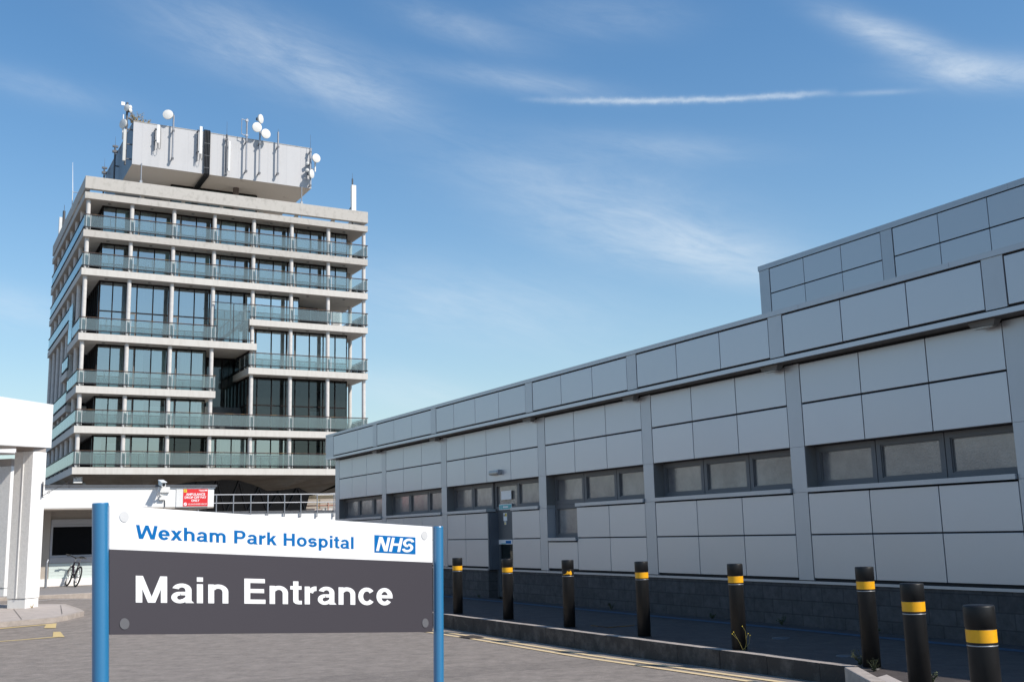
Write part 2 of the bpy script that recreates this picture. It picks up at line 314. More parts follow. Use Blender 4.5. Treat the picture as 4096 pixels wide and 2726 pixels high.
# local frame of the metal-clad building: +x into the building, +y away along the wall; everything on its side of the road uses it
CB = Vector((0.389, 25.447, 0)); AB = R(28.75)
E1 = Vector((math.cos(AB), math.sin(AB), 0)); E2 = Vector((math.sin(AB), -math.cos(AB), 0))
def wp(e1, t, z=0.0):
    p = CB + E1 * e1 + E2 * t; return Vector((p.x, p.y, z))
def hgt(x, y):
    z = 0.26 * min(1, max(0, (y - 22) / 9.0))
    d = Vector((x, y, 0)) - CB; e = d.dot(E1); t = d.dot(E2)
    w = min(1, max(0, (e + 9) / 4.0))
    z = z * (1 - w) + w * 0.012 * min(5, max(0, t - 8)) + (0 if w < 1 else 0)
    return z

# ------------------------------------------------------------------ ground, road, pavement
g = MB(); g.face([(-1500, -1500, -0.35), (1500, -1500, -0.35), (1500, 1500, -0.35), (-1500, 1500, -0.35)])
tag(g.build('ground', 'ground'), kind='structure')
g = MB(); xs = [-60, -40, -30, -24] + [-20 + k for k in range(0, 40)] + [24, 30, 40, 60]; ys = [-40, -20, -10, 0, 5] + [8 + 0.75 * k for k in range(0, 45)] + [45, 60, 90, 130]
idx = {}
for i, x in enumerate(xs):
    for j, y in enumerate(ys): idx[i, j] = len(g.v); g.v.append((x, y, hgt(x, y)))
for i in range(len(xs) - 1):
    for j in range(len(ys) - 1): g.f.append([idx[i, j], idx[i + 1, j], idx[i + 1, j + 1], idx[i, j + 1]]); g.mi.append(0); g.sm.append(True)
tag(g.build('road', 'asphalt'), kind='structure')
def drape(name, poly_rows, mat, off, kind='structure', parent=None):
    """sheet of quads between two point rows, lying on the road"""
    b = MB(); A_, B_ = poly_rows
    for k in range(len(A_) - 1):
        b.face([(p[0], p[1], hgt(p[0], p[1]) + off) for p in (A_[k], A_[k + 1], B_[k + 1], B_[k])])
    o = b.build(name, mat, parent); return tag(o, kind=kind)
def lerp_row(a, b, n): return [(a[0] + (b[0] - a[0]) * k / n, a[1] + (b[1] - a[1]) * k / n) for k in range(n + 1)]
# darker resurfaced strip below the sign
drape('road_patch', (lerp_row((-5.6, 14.3), (1.35, 16.35), 14), lerp_row((-5.6, 5), (6.5, 5), 14)), 'asphalt_old', 0.006)
# double yellow lines along the kerb
def strip(name, pts, w, mat, off=0.008):
    a = []; b = []
    for k in range(len(pts)):
        p = Vector(pts[max(0, k - 1)]).to_2d(); q = Vector(pts[min(len(pts) - 1, k + 1)]).to_2d(); d = (q - p).normalized(); nrm = Vector((-d.y, d.x))
        c = Vector(pts[k]).to_2d(); a.append(c + nrm * w / 2); b.append(c - nrm * w / 2)
    return drape(name, (a, b), mat, off)
def kerb_line(off): # kerb face offset in e1 as it bends
    tt = [-14, -8, -3, 0, 1.5, 2.8, 4.2, 6, 8, 10, 11.5, 12.6, 13.3]
    ee = [-3.15] * 13
    return [wp(e - off - (0.06 if t < 3.5 else 0), t) for e, t in zip(ee, tt)]
strip('road_marking', kerb_line(0.40), 0.10, 'yellow_paint')
strip('road_marking', kerb_line(0.63), 0.10, 'yellow_paint')

PZ = 0.27                                            # pavement level by the metal building
def pz(t): return PZ
KE = -3.2
# pavement sheet: from the wall to the kerb, then the widening past the dropped corner
pv = MB()
outline = [wp(-0.02, -16), wp(KE + 0.14, -16), wp(KE + 0.14, 12.8), wp(-3.42, 13.3), wp(-6.9, 18.2), wp(-6.9, 22), wp(-0.02, 22)]
pv.face([(p.x, p.y, PZ) for p in outline][::-1])
o = pv.build('pavement', 'pavers'); tag(o, kind='structure')
kb = MB()
L_, tseg = 0.915, -16.0
while tseg < 12.85:
    t2 = min(tseg + L_, 12.85); top = PZ + 0.003
    a, b = wp(KE, tseg + 0.0015), wp(KE, t2 - 0.0015); c, d = wp(KE + 0.15, t2 - 0.0015), wp(KE + 0.15, tseg + 0.0015)
    wob = random.uniform(-0.005, 0.004)
    pr = [(p.x + E1.x * wob, p.y + E1.y * wob) for p in (a, d, c, b)]
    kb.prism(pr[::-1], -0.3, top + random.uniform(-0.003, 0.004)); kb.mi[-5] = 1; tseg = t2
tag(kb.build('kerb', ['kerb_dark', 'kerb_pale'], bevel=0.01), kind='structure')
kb = MB()
dirk = (wp(-6.9, 18.2) - wp(-3.42, 13.3)).normalized(); nk = Vector((-dirk.y, dirk.x, 0))
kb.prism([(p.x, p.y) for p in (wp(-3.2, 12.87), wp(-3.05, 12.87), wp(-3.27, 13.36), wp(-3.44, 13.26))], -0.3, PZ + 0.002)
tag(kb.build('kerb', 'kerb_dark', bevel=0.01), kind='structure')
# loose pale concrete kerb block and flag at the corner
def corner_block(name, pts, z0, z1, mat, label, cat):
    b = MB(); b.prism([(p.x, p.y) for p in pts], z0, z1); return tag(b.build(name, mat, bevel=0.012), label, cat)
corner_block('kerb_block', [wp(-3.56, 13.12), wp(-3.44, 13.22), wp(-4.05, 14.15), wp(-4.17, 14.06)], -0.05, PZ + 0.055, 'kerb_pale', 'pale concrete kerb block lying at the corner beside the black bollard foot', 'kerb block')
corner_block('paving_flag', [wp(-3.72, 13.72), wp(-3.45, 13.62), wp(-3.85, 14.25), wp(-4.02, 14.2)], 0.2, PZ + 0.02, 'slab_pale', 'sandy paving flag laid behind the pale kerb block', 'paving flag')
kb = MB(); s0 = wp(-4.2, 14.2)
for k in range(6):
    a = s0 + dirk * 0.93 * k; b2 = a + dirk * 0.92
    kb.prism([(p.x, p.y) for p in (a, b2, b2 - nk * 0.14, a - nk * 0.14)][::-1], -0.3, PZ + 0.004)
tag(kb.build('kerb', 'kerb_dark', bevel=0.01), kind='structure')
# blue drain strip at the foot of the wall
b = MB()
for k in range(30):
    t0 = -12 + k; b.face([tuple(wp(e, t, PZ + 0.005)) for e, t in ((-0.62, t0), (-0.62, t0 + 1), (-0.42, t0 + 1), (-0.42, t0))][::-1])
tag(b.build('pavement_marking', 'blue_strip'), kind='structure')
# manhole covers and gully
def manhole(e, t, r, label):
    rt_ = root('manhole_cover', wp(e, t, PZ), AB, label, 'manhole cover')
    b = MB(); b.lathe([(0.001, 0.012), (r * 0.86, 0.012), (r * 0.88, 0.006), (r * 0.9, 0.012), (r, 0.010), (r, -0.02)], 28); b.build('cover', 'galv_dark', rt_)
    return rt_
manhole(-1.58, 9.95, 0.13, 'small round metal cover set in the paving between the fifth and sixth bollards')
manhole(-2.5, 12.08, 0.10, 'small round metal cover near the foot of the sixth bollard')
b = MB(); rt_ = root('manhole_cover', wp(-2.2, 6.5, PZ + 0.004), AB, 'square flush inspection cover with a rusty edge, in the paving before the fourth bollard', 'manhole cover')
b.box(-0.27, 0.27, -0.27, 0.27, 0, 0.006); b.build('frame', 'rust', rt_); b = MB(); b.box(-0.25, 0.25, -0.25, 0.25, 0.0065, 0.010); b.build('cover', 'pavers', rt_)
rt_ = root('drain_grate', wp(-3.68, 4.08, hgt(*wp(-3.68, 4.08).to_2d()) + 0.009), AB, 'dark iron gully grate in the road by the kerb', 'drain')
b = MB(); b.box(-0.15, 0.15, -0.22, 0.22, 0, 0.008)
b.build('frame', 'gully', rt_); b = MB()
for k in range(9): b.box(-0.13, 0.13, -0.2 + k * 0.046, -0.178 + k * 0.046, 0.0085, 0.018)
b.build('grate', 'gully', rt_)

# ------------------------------------------------------------------ metal-clad building
BD = root('metal_clad_building', (CB.x, CB.y, 0), AB, 'long grey metal panelled building with dark plinth and set back upper storey', 'building')
T_, U_, A_h, S_, P_, MJ = 4.54, 3.843, 3.136, 2.471, 0.99, 1.72
Pr = [-13.558, -9.222, -4.756, 0.669, 4.878, 9.069, 13.27, 17.6]      # right (near) edge of every pilaster, in t
PW = 0.35
Pl = [Pr[0] - 0.42] + [p - PW for p in Pr[1:]]
splits = [[-13.558, -12.29, -10.94, -9.572], [-9.222, -7.83, -6.47, -5.106], [-4.756, -3.62, -2.34, -1.04, 0.319], [0.669, 1.95, 3.23, 4.528],
          [4.878, 6.17, 7.44, 8.719], [9.069, 10.36, 11.64, 12.92], [13.27, 14.6, 15.9, 17.25]]
BACK = 24.0
def bx(b, x0, x1, t0, t1, z0, z1): b.box(x0, x1, -t0, -t1, z0, z1)
# wall body (dark backing behind the panel joints) with the window band left open
w_ = MB()
bx(w_, 0.035, BACK, Pl[0] + 0.05, 22, 3.19, 4.9)
bx(w_, 0.035, 0.5, -13.5, -4.756, 0.29, 2.38); bx(w_, 0.035, 0.5, -4.756, -2.40, 0.29, 2.38); bx(w_, 0.035, 0.5, -1.02, 0.66, 0.29, 2.38); bx(w_, 0.035, 0.5, 0.66, 1.96, 0.29, 1.66); bx(w_, 0.035, 0.5, 1.96, 22, 0.29, 2.38)
bx(w_, 0.5, BACK, Pl[0] + 0.05, 22, 0.1, 3.2)
w_.build('wall', 'gap', BD)
gp = 0.008
def panel(b, x, t0, t1, z0, z1, th=0.03): bx(b, x, x + th, t0 + gp, t1 - gp, z0, z1)
for i, sp_ in enumerate(splits):
    pn = MB()
    for j in range(len(sp_) - 1):
        a, c = sp_[j], sp_[j + 1]
        panel(pn, 0, a, c, U_ + 0.015, T_ - 0.045); panel(pn, 0, a, c, A_h + 0.012, U_ - 0.015)
        if i == 2 and j == 2: continue
        if i == 3 and j == 0:
            panel(pn, 0, a, c, 1.05, MJ - 0.09); continue
        panel(pn, 0, a, c, MJ + 0.011, 2.372); panel(pn, 0, a, c, 1.035, MJ - 0.011)
    pn.build('cladding', 'clad', BD, bevel=0.004)
for i in range(len(Pr)):
    b = MB()
    for z0, z1 in ((1.0, 2.40), (2.404, A_h + 0.004), (A_h + 0.008, T_ - 0.03)): bx(b, -0.002, 0.26, Pl[i] + (0 if i == 0 else gp), Pr[i] - gp, z0, z1)
    b.build('pilaster', 'clad_frame', BD)
# sills, trims, plinth
for i, sp_ in enumerate(splits):
    if i == 2: rng = [(sp_[0], -2.33), (-1.04, sp_[-1])]
    elif i == 3: rng = [(sp_[1], sp_[-1])]
    else: rng = [(sp_[0], sp_[-1])]
    for a, c in rng: b = MB(); bx(b, -0.045, 0.24, a + 0.01, c - 0.01, 2.40, S_); b.build('window_sill', 'clad_frame', BD)
b = MB(); bx(b, -0.045, 0.24, 0.68, 1.93, MJ - 0.06, MJ + 0.01); b.build('window_sill', 'clad_frame', BD)
b = MB()
for a, c in ((Pl[0], -2.36), (-1.06, 22)): bx(b, -0.012, 0.033, a, c, 0.945, 0.985)
b.build('base_trim', 'clad_frame', BD)
b = MB()
for a, c in ((Pl[0] + 0.03, -2.36), (-1.06, 22)): bx(b, 0.008, 0.034, a, c, 0.05, 0.942)
bx(b, 0.034, 0.32, -2.42, -2.36, 0.05, 0.942); bx(b, 0.034, 0.32, -1.06, -1.0, 0.05, 0.942)
b.build('plinth', 'plinth', BD)
# metal return of the door recess
b = MB(); bx(b, 0.004, 0.30, -2.352, -2.30, 0.96, 2.38); bx(b, 0.05, 0.30, -2.30, -2.275, 0.96, 2.36); b.build('door_reveal', 'clad_dark', BD)
# far end wall
b = MB(); b.box(0.004, BACK, -Pl[0] - 0.03, -Pl[0], 0.29, 4.54); b.build('end_wall', 'clad_frame', BD)
# fascia, coping, soffit
FX = -0.30; FE = -14.1
b = MB(); bx(b, FX + 0.03, BACK, FE + 0.02, 22, 4.56, 5.38); b.build('fascia_core', 'gap', BD)
for i, sp_ in enumerate(splits):
    b = MB(); q = [FE + 0.78 if i == 0 else sp_[0], *([sp_[2]] if i == 0 else sp_[1:-1]), sp_[-1]]
    for a, c in zip(q, q[1:]): panel(b, FX, a, c, 4.648, 5.300)
    b.build('fascia', 'clad', BD, bevel=0.004)
b = MB()
bx(b, FX - 0.0045, FX + 0.03, FE + 0.021, FE + 0.77, 4.60, 5.326)
for i in range(1, len(Pr)): b2 = MB(); bx(b2, FX - 0.004, FX + 0.028, Pl[i] + 0.01, Pr[i] - 0.012, 4.628, 5.326); b2.build('fascia_strip', 'clad_frame', BD)
bx(b, FX - 0.004, BACK, FE - 0.012, FE + 0.02, 4.56, 5.326)
b.build('fascia_end', 'clad_frame', BD)
b = MB(); t0 = FE - 0.02
while t0 < 22:
    t1 = min(22, t0 + 2.95); bx(b, FX - 0.02, FX + 0.45, t0 + 0.002, t1 - 0.002, 5.329, 5.412); t0 = t1
b.build('coping', 'clad_frame', BD)
b = MB(); bx(b, FX - 0.014, FX + 0.02, FE - 0.01, 22, 4.535, 4.606); b.build('fascia_trim', 'clad', BD)
b = MB(); bx(b, FX + 0.02, 0.03, FE - 0.005, 22, 4.54, 4.558); b.build('soffit', 'soffit_grey', BD)
b = MB(); bx(b, FX + 0.45, BACK, FE + 0.1, 22, 5.2, 5.30); b.build('roof', 'roof_felt', BD)
# windows
def window(t0, t1, z0, z1, n, x=0.22, low=False):
    f = MB(); gl = MB(); st = (t1 - t0) / n
    for k in range(n):
        a, c = t0 + k * st + 0.008, t0 + (k + 1) * st - 0.008; fw = 0.085
        bx(f, x, x + 0.07, a, c, z0, z0 + fw); bx(f, x, x + 0.07, a, c, z1 - fw, z1)
        bx(f, x, x + 0.07, a, a + fw, z0 + fw, z1 - fw); bx(f, x, x + 0.07, c - fw, c, z0 + fw, z1 - fw)
        bd = 0.018
        for q in ((a + fw, c - fw, z0 + fw, z0 + fw + bd), (a + fw, c - fw, z1 - fw - bd, z1 - fw), (a + fw, a + fw + bd, z0 + fw + bd, z1 - fw - bd), (c - fw - bd, c - fw, z0 + fw + bd, z1 - fw - bd)):
            bx(f, x + 0.018, x + 0.06, *q)
        gl.face([(x + 0.045, -tt, zz) for tt, zz in ((a + fw, z0 + fw), (c - fw, z0 + fw), (c - fw, z1 - fw), (a + fw, z1 - fw))][::1])
    wf = f.build('window', 'win_frame', BD); gl.build('glass', 'obscure', wf)
    return wf
for i, sp_ in enumerate(splits):
    if i == 2:
        window(-4.756, -2.41, S_, A_h, 2); window(-1.12, 0.319, S_, A_h, 1)
    elif i == 3:
        window(0.669, 4.528, S_, A_h, 3); window(0.669, 1.95, MJ, S_ - 0.004, 1)
    else: window(sp_[0], sp_[-1], S_, A_h, 3)
b = MB()
for sp_ in splits:
    bx(b, 0.03, 0.34, sp_[0], sp_[-1], A_h + 0.012, A_h + 0.05); bx(b, 0.002, 0.32, sp_[0] - 0.0, sp_[0] + 0.006, S_, A_h)
b.build('window_head', 'soffit_grey', BD)
# door with transom
dr = MB(); X = 0.26
for q in ((-2.41, -2.31, 0.29, A_h), (-1.22, -1.12, 0.29, A_h), (-2.31, -1.22, A_h - 0.1, A_h), (-2.31, -1.22, 2.43, 2.52)): bx(dr, X, X + 0.09, *q)
door = dr.build('door', 'win_frame', BD)
b = MB(); bx(b, X + 0.02, X + 0.06, -2.31, -1.22, 1.58, 2.43); bx(b, X + 0.02, X + 0.06, -2.31, -2.21, 0.29, 1.58); bx(b, X + 0.02, X + 0.06, -1.32, -1.22, 0.29, 1.58); bx(b, X + 0.02, X + 0.06, -2.21, -1.32, 0.29, 0.42)
b.build('leaf_panel', 'door_grey', door)
b = MB(); b.face([(X + 0.05, -t, z) for t, z in ((-2.21, 0.42), (-1.32, 0.42), (-1.32, 1.58), (-2.21, 1.58))]); b.build('glass', 'dark_glass', door)
b = MB(); b.face([(X + 0.05, -t, z) for t, z in ((-2.31, 2.52), (-1.22, 2.52), (-1.22, A_h - 0.1), (-2.31, A_h - 0.1))]); b.build('transom_glass', 'obscure', door)
b = MB(); b.tube((X - 0.05, 1.36, 1.2), (X - 0.05, 1.36, 1.5), 0.012); b.build('handle', 'galv', door)
b = MB(); bx(b, 0.36, 0.42, -2.6, -0.9, 0.1, 2.6); b.build('lobby_wall', 'interior', BD)
# upper set-back storey
UX = 7.0
ub = MB(); bx(ub, UX + 0.035, UX + 14, 0.60, 26, 5.25, 8.74); ub.build('upper_storey', 'gap', BD)
b = MB(); ut = [0.96, 2.23, 3.53, 4.81, 5.18, 6.47, 7.76, 9.05, 9.42, 10.7, 12.0, 13.3, 13.66, 15, 16.3, 17.6]
for a, c in zip(ut, ut[1:]):
    if c - a < 0.5: continue
    for z0, z1 in ((8.022, 8.685), (7.31, 7.995), (6.6, 7.285), (5.9, 6.575)): panel(b, UX, a, c, z0, z1)
b.build('upper_cladding', 'clad', BD, bevel=0.004)
b = MB()
for a, c in ((0.602, 0.95), (4.82, 5.17), (9.06, 9.41), (13.31, 13.65)): b2 = MB(); bx(b2, UX - 0.004, UX + 0.03, a, c - 0.01, 5.3, 8.70); b2.build('upper_strip', 'clad_frame', BD)
bx(b, UX, UX + 14, 0.55, 0.60, 5.3, 8.70); b.build('upper_end_wall', 'clad_frame', BD)
b = MB(); t0 = 0.53
for t1 in (1.26, 4.73, 8.3, 11.9, 15.5, 19): bx(b, UX - 0.02, UX + 0.5, t0 + 0.002, t1 - 0.002, 8.705, 8.842); t0 = t1
b.build('upper_coping', 'clad_frame', BD)
b = MB(); bx(b, UX + 0.4, UX + 14, 0.6, 26, 8.6, 8.7); b.build('upper_roof', 'roof_felt', BD)

# soffit lights, one at each pilaster
ordn = ['farthest one, above the first pilaster', 'above the pilaster left of the door bay', 'above the pilaster right of the door bay', 'above the pilaster before the two nearest bays', 'above the last pilaster but one', 'nearest one, at the right photo edge']
for k, i in enumerate(range(1, 7)):
    s_ = root('soffit_light', wp(-0.13, Pl[i] - 0.16, 4.54), AB, 'grey wedge shaped light under the eaves, ' + ordn[k], 'light', 'lights under the metal eaves')
    b = MB(); b.add([(-0.075, -0.22, 0), (0.075, -0.22, 0), (0.075, 0.22, 0), (-0.075, 0.22, 0), (-0.055, -0.17, -0.10), (0.05, -0.17, -0.10), (0.05, 0.19, -0.075), (-0.055, 0.19, -0.075)],
                    [(0, 1, 2, 3), (7, 6, 5, 4), (0, 4, 5, 1), (1, 5, 6, 2), (2, 6, 7, 3), (3, 7, 4, 0)]); b.build('housing', 'soffit_grey', s_, bevel=0.008)
    b = MB(); b.box(-0.045, 0.04, -0.14, 0.15, -0.103, -0.088); b.build('lens', 'light_lens', s_)
s_ = root('bulkhead_light', wp(0, -1.78, 3.36), AB, 'grey bulkhead light fixed to the cladding above the door', 'light')
b = MB(); b.box(-0.03, 0, -0.26, 0.26, -0.055, 0.055); b.build('back_plate', 'galv_dark', s_, bevel=0.006)
b = MB(); b.tube((-0.06, -0.17, 0), (-0.06, 0.24, 0), 0.055, 16); b.build('lens', 'light_lens', s_)
b = MB(); b.tube((-0.06, -0.27, 0), (-0.06, -0.18, 0), 0.058, 16); b.box(-0.075, -0.02, -0.235, -0.215, -0.066, 0.066); b.build('end_cap', 'galv', s_)

# ------------------------------------------------------------------ notices on the door
def flat_sign(name, loc_e, t0, t1, z0, z1, mat, label, cat='sign', th=0.006):
    r_ = root(name, wp(loc_e, (t0 + t1) / 2, (z0 + z1) / 2), AB, label, cat)
    b = MB(); b.box(-th, 0, -(t1 - t0) / 2, (t1 - t0) / 2, -(z1 - z0) / 2, (z1 - z0) / 2); b.build('board', mat, r_); return r_
def patch(parent, name, mat, y0, y1, z0, z1, x=-0.008):
    b = MB(); b.box(x - 0.001, x + 0.001, y0, y1, z0, z1); return b.build(name, mat, parent)
s_ = flat_sign('door_sign', X - 0.001, -2.18, -1.5, 2.44, 2.58, 'sign_white', 'white bordered aqua name sign over the grey door')
patch(s_, 'name_plate', 'sign_aqua', -0.325, 0.22, -0.055, 0.055); patch(s_, 'symbol', 'sign_aqua', 0.24, 0.32, -0.055, 0.055)
patch(s_, 'lettering', 'sign_white', -0.15, 0.12, -0.022, 0.018, -0.0105)
s_ = flat_sign('door_sign', X + 0.018, -2.27, -1.55, 1.585, 1.695, 'sign_white', 'pale blue and white strip across the middle of the grey door')
patch(s_, 'blue_tail', 'sign_blue', -0.3, -0.02, -0.04, 0.03); patch(s_, 'blue_mark', 'sign_aqua', -0.02, 0.22, -0.05, -0.03)
s_ = flat_sign('notice', X + 0.018, -1.99, -1.80, 2.165, 2.36, 'sign_white', 'upper white notice with yellow warning panel on the grey door')
patch(s_, 'warning_panel', 'sign_yellow', -0.085, 0.005, 0.01, 0.085); patch(s_, 'warning_symbol', 'black_plastic', 0.03, 0.07, 0.015, 0.06)
patch(s_, 'text_line', 'sign_dark', -0.075, -0.005, 0.03, 0.036, -0.0105); patch(s_, 'text_line', 'sign_dark', -0.07, -0.01, 0.05, 0.056, -0.0105)
s_ = flat_sign('notice', X + 0.018, -1.945, -1.855, 2.07, 2.158, 'sign_white', 'tiny white and yellow notice just below the larger one on the door')
patch(s_, 'warning_symbol', 'black_plastic', -0.015, 0.015, 0.012, 0.036); patch(s_, 'warning_panel', 'sign_yellow', -0.03, 0.03, -0.036, 0.004)
s_ = root('paper_notice', wp(0.262, -1.79, 2.80), AB, 'white paper stuck inside the glass above the door', 'notice')
b = MB(); b.box(-0.004, 0.0, -0.27, 0.27, -0.11, 0.11); b.build('sheet', 'sign_white', s_)

# ------------------------------------------------------------------ bollards
proto = root('bollard', (0, 0, 0), 0, 'x', 'bollard', 'black bollards along the kerb')
b = MB(); b.lathe([(0.001, 0), (0.1, 0), (0.1, 0.872)], 32); b.lathe([(0.118, 0.0), (0.112, 0.012), (0.1, 0.016)], 32); b.build('post', 'bollard_black', proto)
b = MB(); b.lathe([(0.1, 0.957), (0.0985, 0.959), (0.0985, 0.968), (0.1035, 0.972), (0.104, 1.108), (0.100, 1.118), (0.001, 1.12)], 32); b.build('cap', 'bollard_black', proto)
b = MB(); b.lathe([(0.1012, 0.872), (0.1012, 0.957)], 32); b.lathe([(0.1, 0.872), (0.1012, 0.872)], 32); band_me = b.build('reflective_band', 'bollard_yellow', proto)
b = MB(); b.lathe([(0.1003, 0.846), (0.1016, 0.848), (0.1016, 0.852), (0.1003, 0.854)], 32); b.build('seam_ring', 'galv', proto)
bl = [(-1.237, 22.30), (-0.197, 20.508), (0.852, 18.557), (1.892, 16.665), (2.913, 14.616), (3.97, 12.493), (3.581, 9.95), (3.193, 7.62)]
blz = [PZ, PZ, PZ, PZ, PZ, PZ, 0.214, 0.183]
labs = ['black bollard just right of the blue sign post, farthest down the row',
        'black bollard with a yellow band standing in front of the grey door', 'black bollard with only a torn scrap of yellow band left, third down the row',
        'black yellow banded bollard beside the square cover in the paving, fourth down the row', 'black yellow banded bollard with a thin yellow budded weed growing at its foot',
        'black bollard with a yellow band standing behind the pale kerb block at the corner', 'black bollard cut off by the bottom of the photo, second from the right edge', 'largest black bollard, cut off at bottom right, its flat top visible']
def copy_thing(src):
    r_ = src.copy(); COL.objects.link(r_)
    for ch in src.children:
        c = ch.copy(); COL.objects.link(c); c.parent = r_
    return r_
for k, (x, y) in enumerate(bl):
    r_ = proto if k == 0 else copy_thing(proto)
    r_.location = (x, y, blz[k]); r_.rotation_euler = (0, 0, 0.9 * k); r_['label'] = labs[k]
    if k == 2:
        for ch in list(r_.children):
            if ch.name.startswith('reflective_band'): bpy.data.objects.remove(ch)
        b = MB(); b.lathe([(0.1, 0.872), (0.1, 0.957)], 32); b.build('bare_band', 'bollard_black', r_)
        b = MB(); r_.rotation_euler = (0, 0, 0)
        # torn scrap: irregular outline wrapped on the post, facing the road
        base = R(-95)
        up_ = [0.882, 0.884, 0.886, 0.888, 0.893, 0.90, 0.915, 0.938, 0.935, 0.922, 0.925, 0.935, 0.944, 0.93, 0.905]
        dn_ = [0.873, 0.873, 0.874, 0.876, 0.878, 0.882, 0.884, 0.882, 0.885, 0.888, 0.885, 0.876, 0.871, 0.871, 0.885]
        for q in range(14):
            a0, a1 = base - 0.85 + q * 0.115, base - 0.85 + (q + 1) * 0.115
            b.face([(0.1012 * math.cos(a), 0.1012 * math.sin(a), z) for a, z in ((a0, dn_[q]), (a1, dn_[q + 1]), (a1, up_[q + 1]), (a0, up_[q]))])
        b.build('reflective_band', 'bollard_yellow', r_)

# ------------------------------------------------------------------ lettering (bold grotesque, built from arcs and bars; cap height 1)
def ell(cx, cy, rx, ry, a0, a1, n=22): return [(cx + rx * math.cos(R(a0 + (a1 - a0) * k / n)), cy + ry * math.sin(R(a0 + (a1 - a0) * k / n))) for k in range(n + 1)]
S0 = 0.205; H0 = 0.165; XH = 0.735
def ring(cx, cy, rx, ry, a0=0, a1=360, sx_=S0, sy_=H0):
    o_ = ell(cx, cy, rx, ry, a0, a1); i_ = ell(cx, cy, rx - sx_, ry - sy_, a0, a1)
    return [[o_[k], o_[k + 1], i_[k + 1], i_[k]] for k in range(len(o_) - 1)]
def bar(x0, x1, y0, y1): return [[(x0, y0), (x1, y0), (x1, y1), (x0, y1)]]
def slant(x0, y0, x1, y1, w): return [[(x0 - w / 2, y0), (x0 + w / 2, y0), (x1 + w / 2, y1), (x1 - w / 2, y1)]]
def sshape(w, h):
    # S from two hooks
    r1, r2 = h * 0.27 + H0 / 4, h * 0.27 + H0 / 4; cx = w / 2; rx = w / 2
    top = ring(cx, h - r1, rx, r1, 18, 270); bot = ring(cx, r2, rx, r2, -162, 90)
    mid = [[(cx - 0.02, h - 2 * r1), (cx - 0.02, h - 2 * r1 + H0), (cx + 0.02, 2 * r2), (cx + 0.02, 2 * r2 - H0)]]
    return top + bot + mid
def G(c):
    """-> polygons, advance width (helvetica-like metrics)"""
    s = S0
    if c == 'W': return slant(0.28, 0, 0.10, 1, s) + slant(0.33, 0, 0.66, 1, s * 0.95) + slant(0.98, 0, 0.65, 1, s * 0.95) + slant(1.03, 0, 1.21, 1, s), 1.31
    if c == 'M': return bar(0.09, 0.29, 0, 1) + bar(0.87, 1.07, 0, 1) + slant(0.56, 0, 0.215, 1, s * 0.93) + slant(0.60, 0, 0.945, 1, s * 0.93), 1.16
    if c == 'N': return bar(0.09, 0.29, 0, 1) + bar(0.71, 0.91, 0, 1) + slant(0.79, 0, 0.21, 1, s * 1.05), 1.0
    if c == 'H': return bar(0.09, 0.30, 0, 1) + bar(0.70, 0.91, 0, 1) + bar(0.30, 0.70, 0.43, 0.60), 1.0
    if c == 'E': return bar(0.09, 0.30, 0, 1) + bar(0.30, 0.83, 0.83, 1) + bar(0.30, 0.80, 0.43, 0.595) + bar(0.30, 0.85, 0, 0.17), 0.92
    if c == 'P': return bar(0.09, 0.30, 0, 1) + bar(0.30, 0.55, 0.84, 1) + bar(0.30, 0.55, 0.355, 0.515) + ring(0.55, 0.6775, 0.32, 0.3225, -90, 90), 0.93
    if c == 'S': return sshape(0.84, 1.0) and [[(x + 0.05, y) for x, y in p] for p in sshape(0.84, 1.0)], 0.94
    if c == 'o': return ring(0.425, XH / 2, 0.375, XH / 2 + 0.012), 0.85
    if c == 'e': return ring(0.39, XH / 2, 0.35, XH / 2 + 0.012, 0, 322) + bar(0.20, 0.738, XH / 2 - 0.07, XH / 2 + 0.065), 0.77
    if c == 'c': return ring(0.40, XH / 2, 0.36, XH / 2 + 0.012, 38, 322), 0.77
    if c == 'a': return bar(0.50, 0.70, 0, 0.50) + [[(0.66, 0), (0.78, 0), (0.76, 0.03), (0.70, 0.09)]] + ring(0.385, XH - 0.235, 0.315, 0.247, 0, 165, S0, 0.15) + ring(0.315, 0.208, 0.275, 0.22, 80, 315, 0.19, 0.14) + bar(0.36, 0.52, 0.295, 0.43) + [[(0.40, 0.0), (0.52, 0.10), (0.52, 0.24), (0.36, 0.115)]], 0.79
    if c == 's': return [[(x + 0.05, y) for x, y in p] for p in sshape(0.66, XH)], 0.76
    if c == 'x': return slant(0.13, 0, 0.62, XH, s * 1.12) + slant(0.64, 0, 0.15, XH, s * 1.12), 0.77
    if c == 'k': return bar(0.09, 0.285, 0, 1) + [[(0.285, 0.22), (0.42, 0.34), (0.74, XH), (0.50, XH), (0.285, 0.47)]] + slant(0.67, 0, 0.40, 0.44, s * 1.1), 0.78
    if c == 'h': return bar(0.08, 0.28, 0, 1) + bar(0.565, 0.765, 0, 0.47) + ring(0.4225, 0.45, 0.3425, 0.29, 0, 150), 0.85
    if c == 'n': return bar(0.08, 0.28, 0, XH) + bar(0.565, 0.765, 0, 0.47) + ring(0.4225, 0.45, 0.3425, 0.29, 0, 150), 0.85
    if c == 'm': return bar(0.08, 0.28, 0, XH) + bar(0.515, 0.705, 0, 0.47) + bar(0.955, 1.15, 0, 0.47) + ring(0.405, 0.46, 0.30, 0.285, 0, 150, 0.19) + ring(0.845, 0.46, 0.305, 0.285, 0, 150, 0.19), 1.235
    if c == 'r': return bar(0.08, 0.28, 0, XH) + ring(0.50, 0.42, 0.30, 0.325, 90, 165, 0.2, 0.19) + bar(0.50, 0.54, 0.555, 0.745), 0.55
    if c == 'i': return bar(0.085, 0.29, 0, XH) + bar(0.085, 0.29, 0.83, 1.0), 0.386
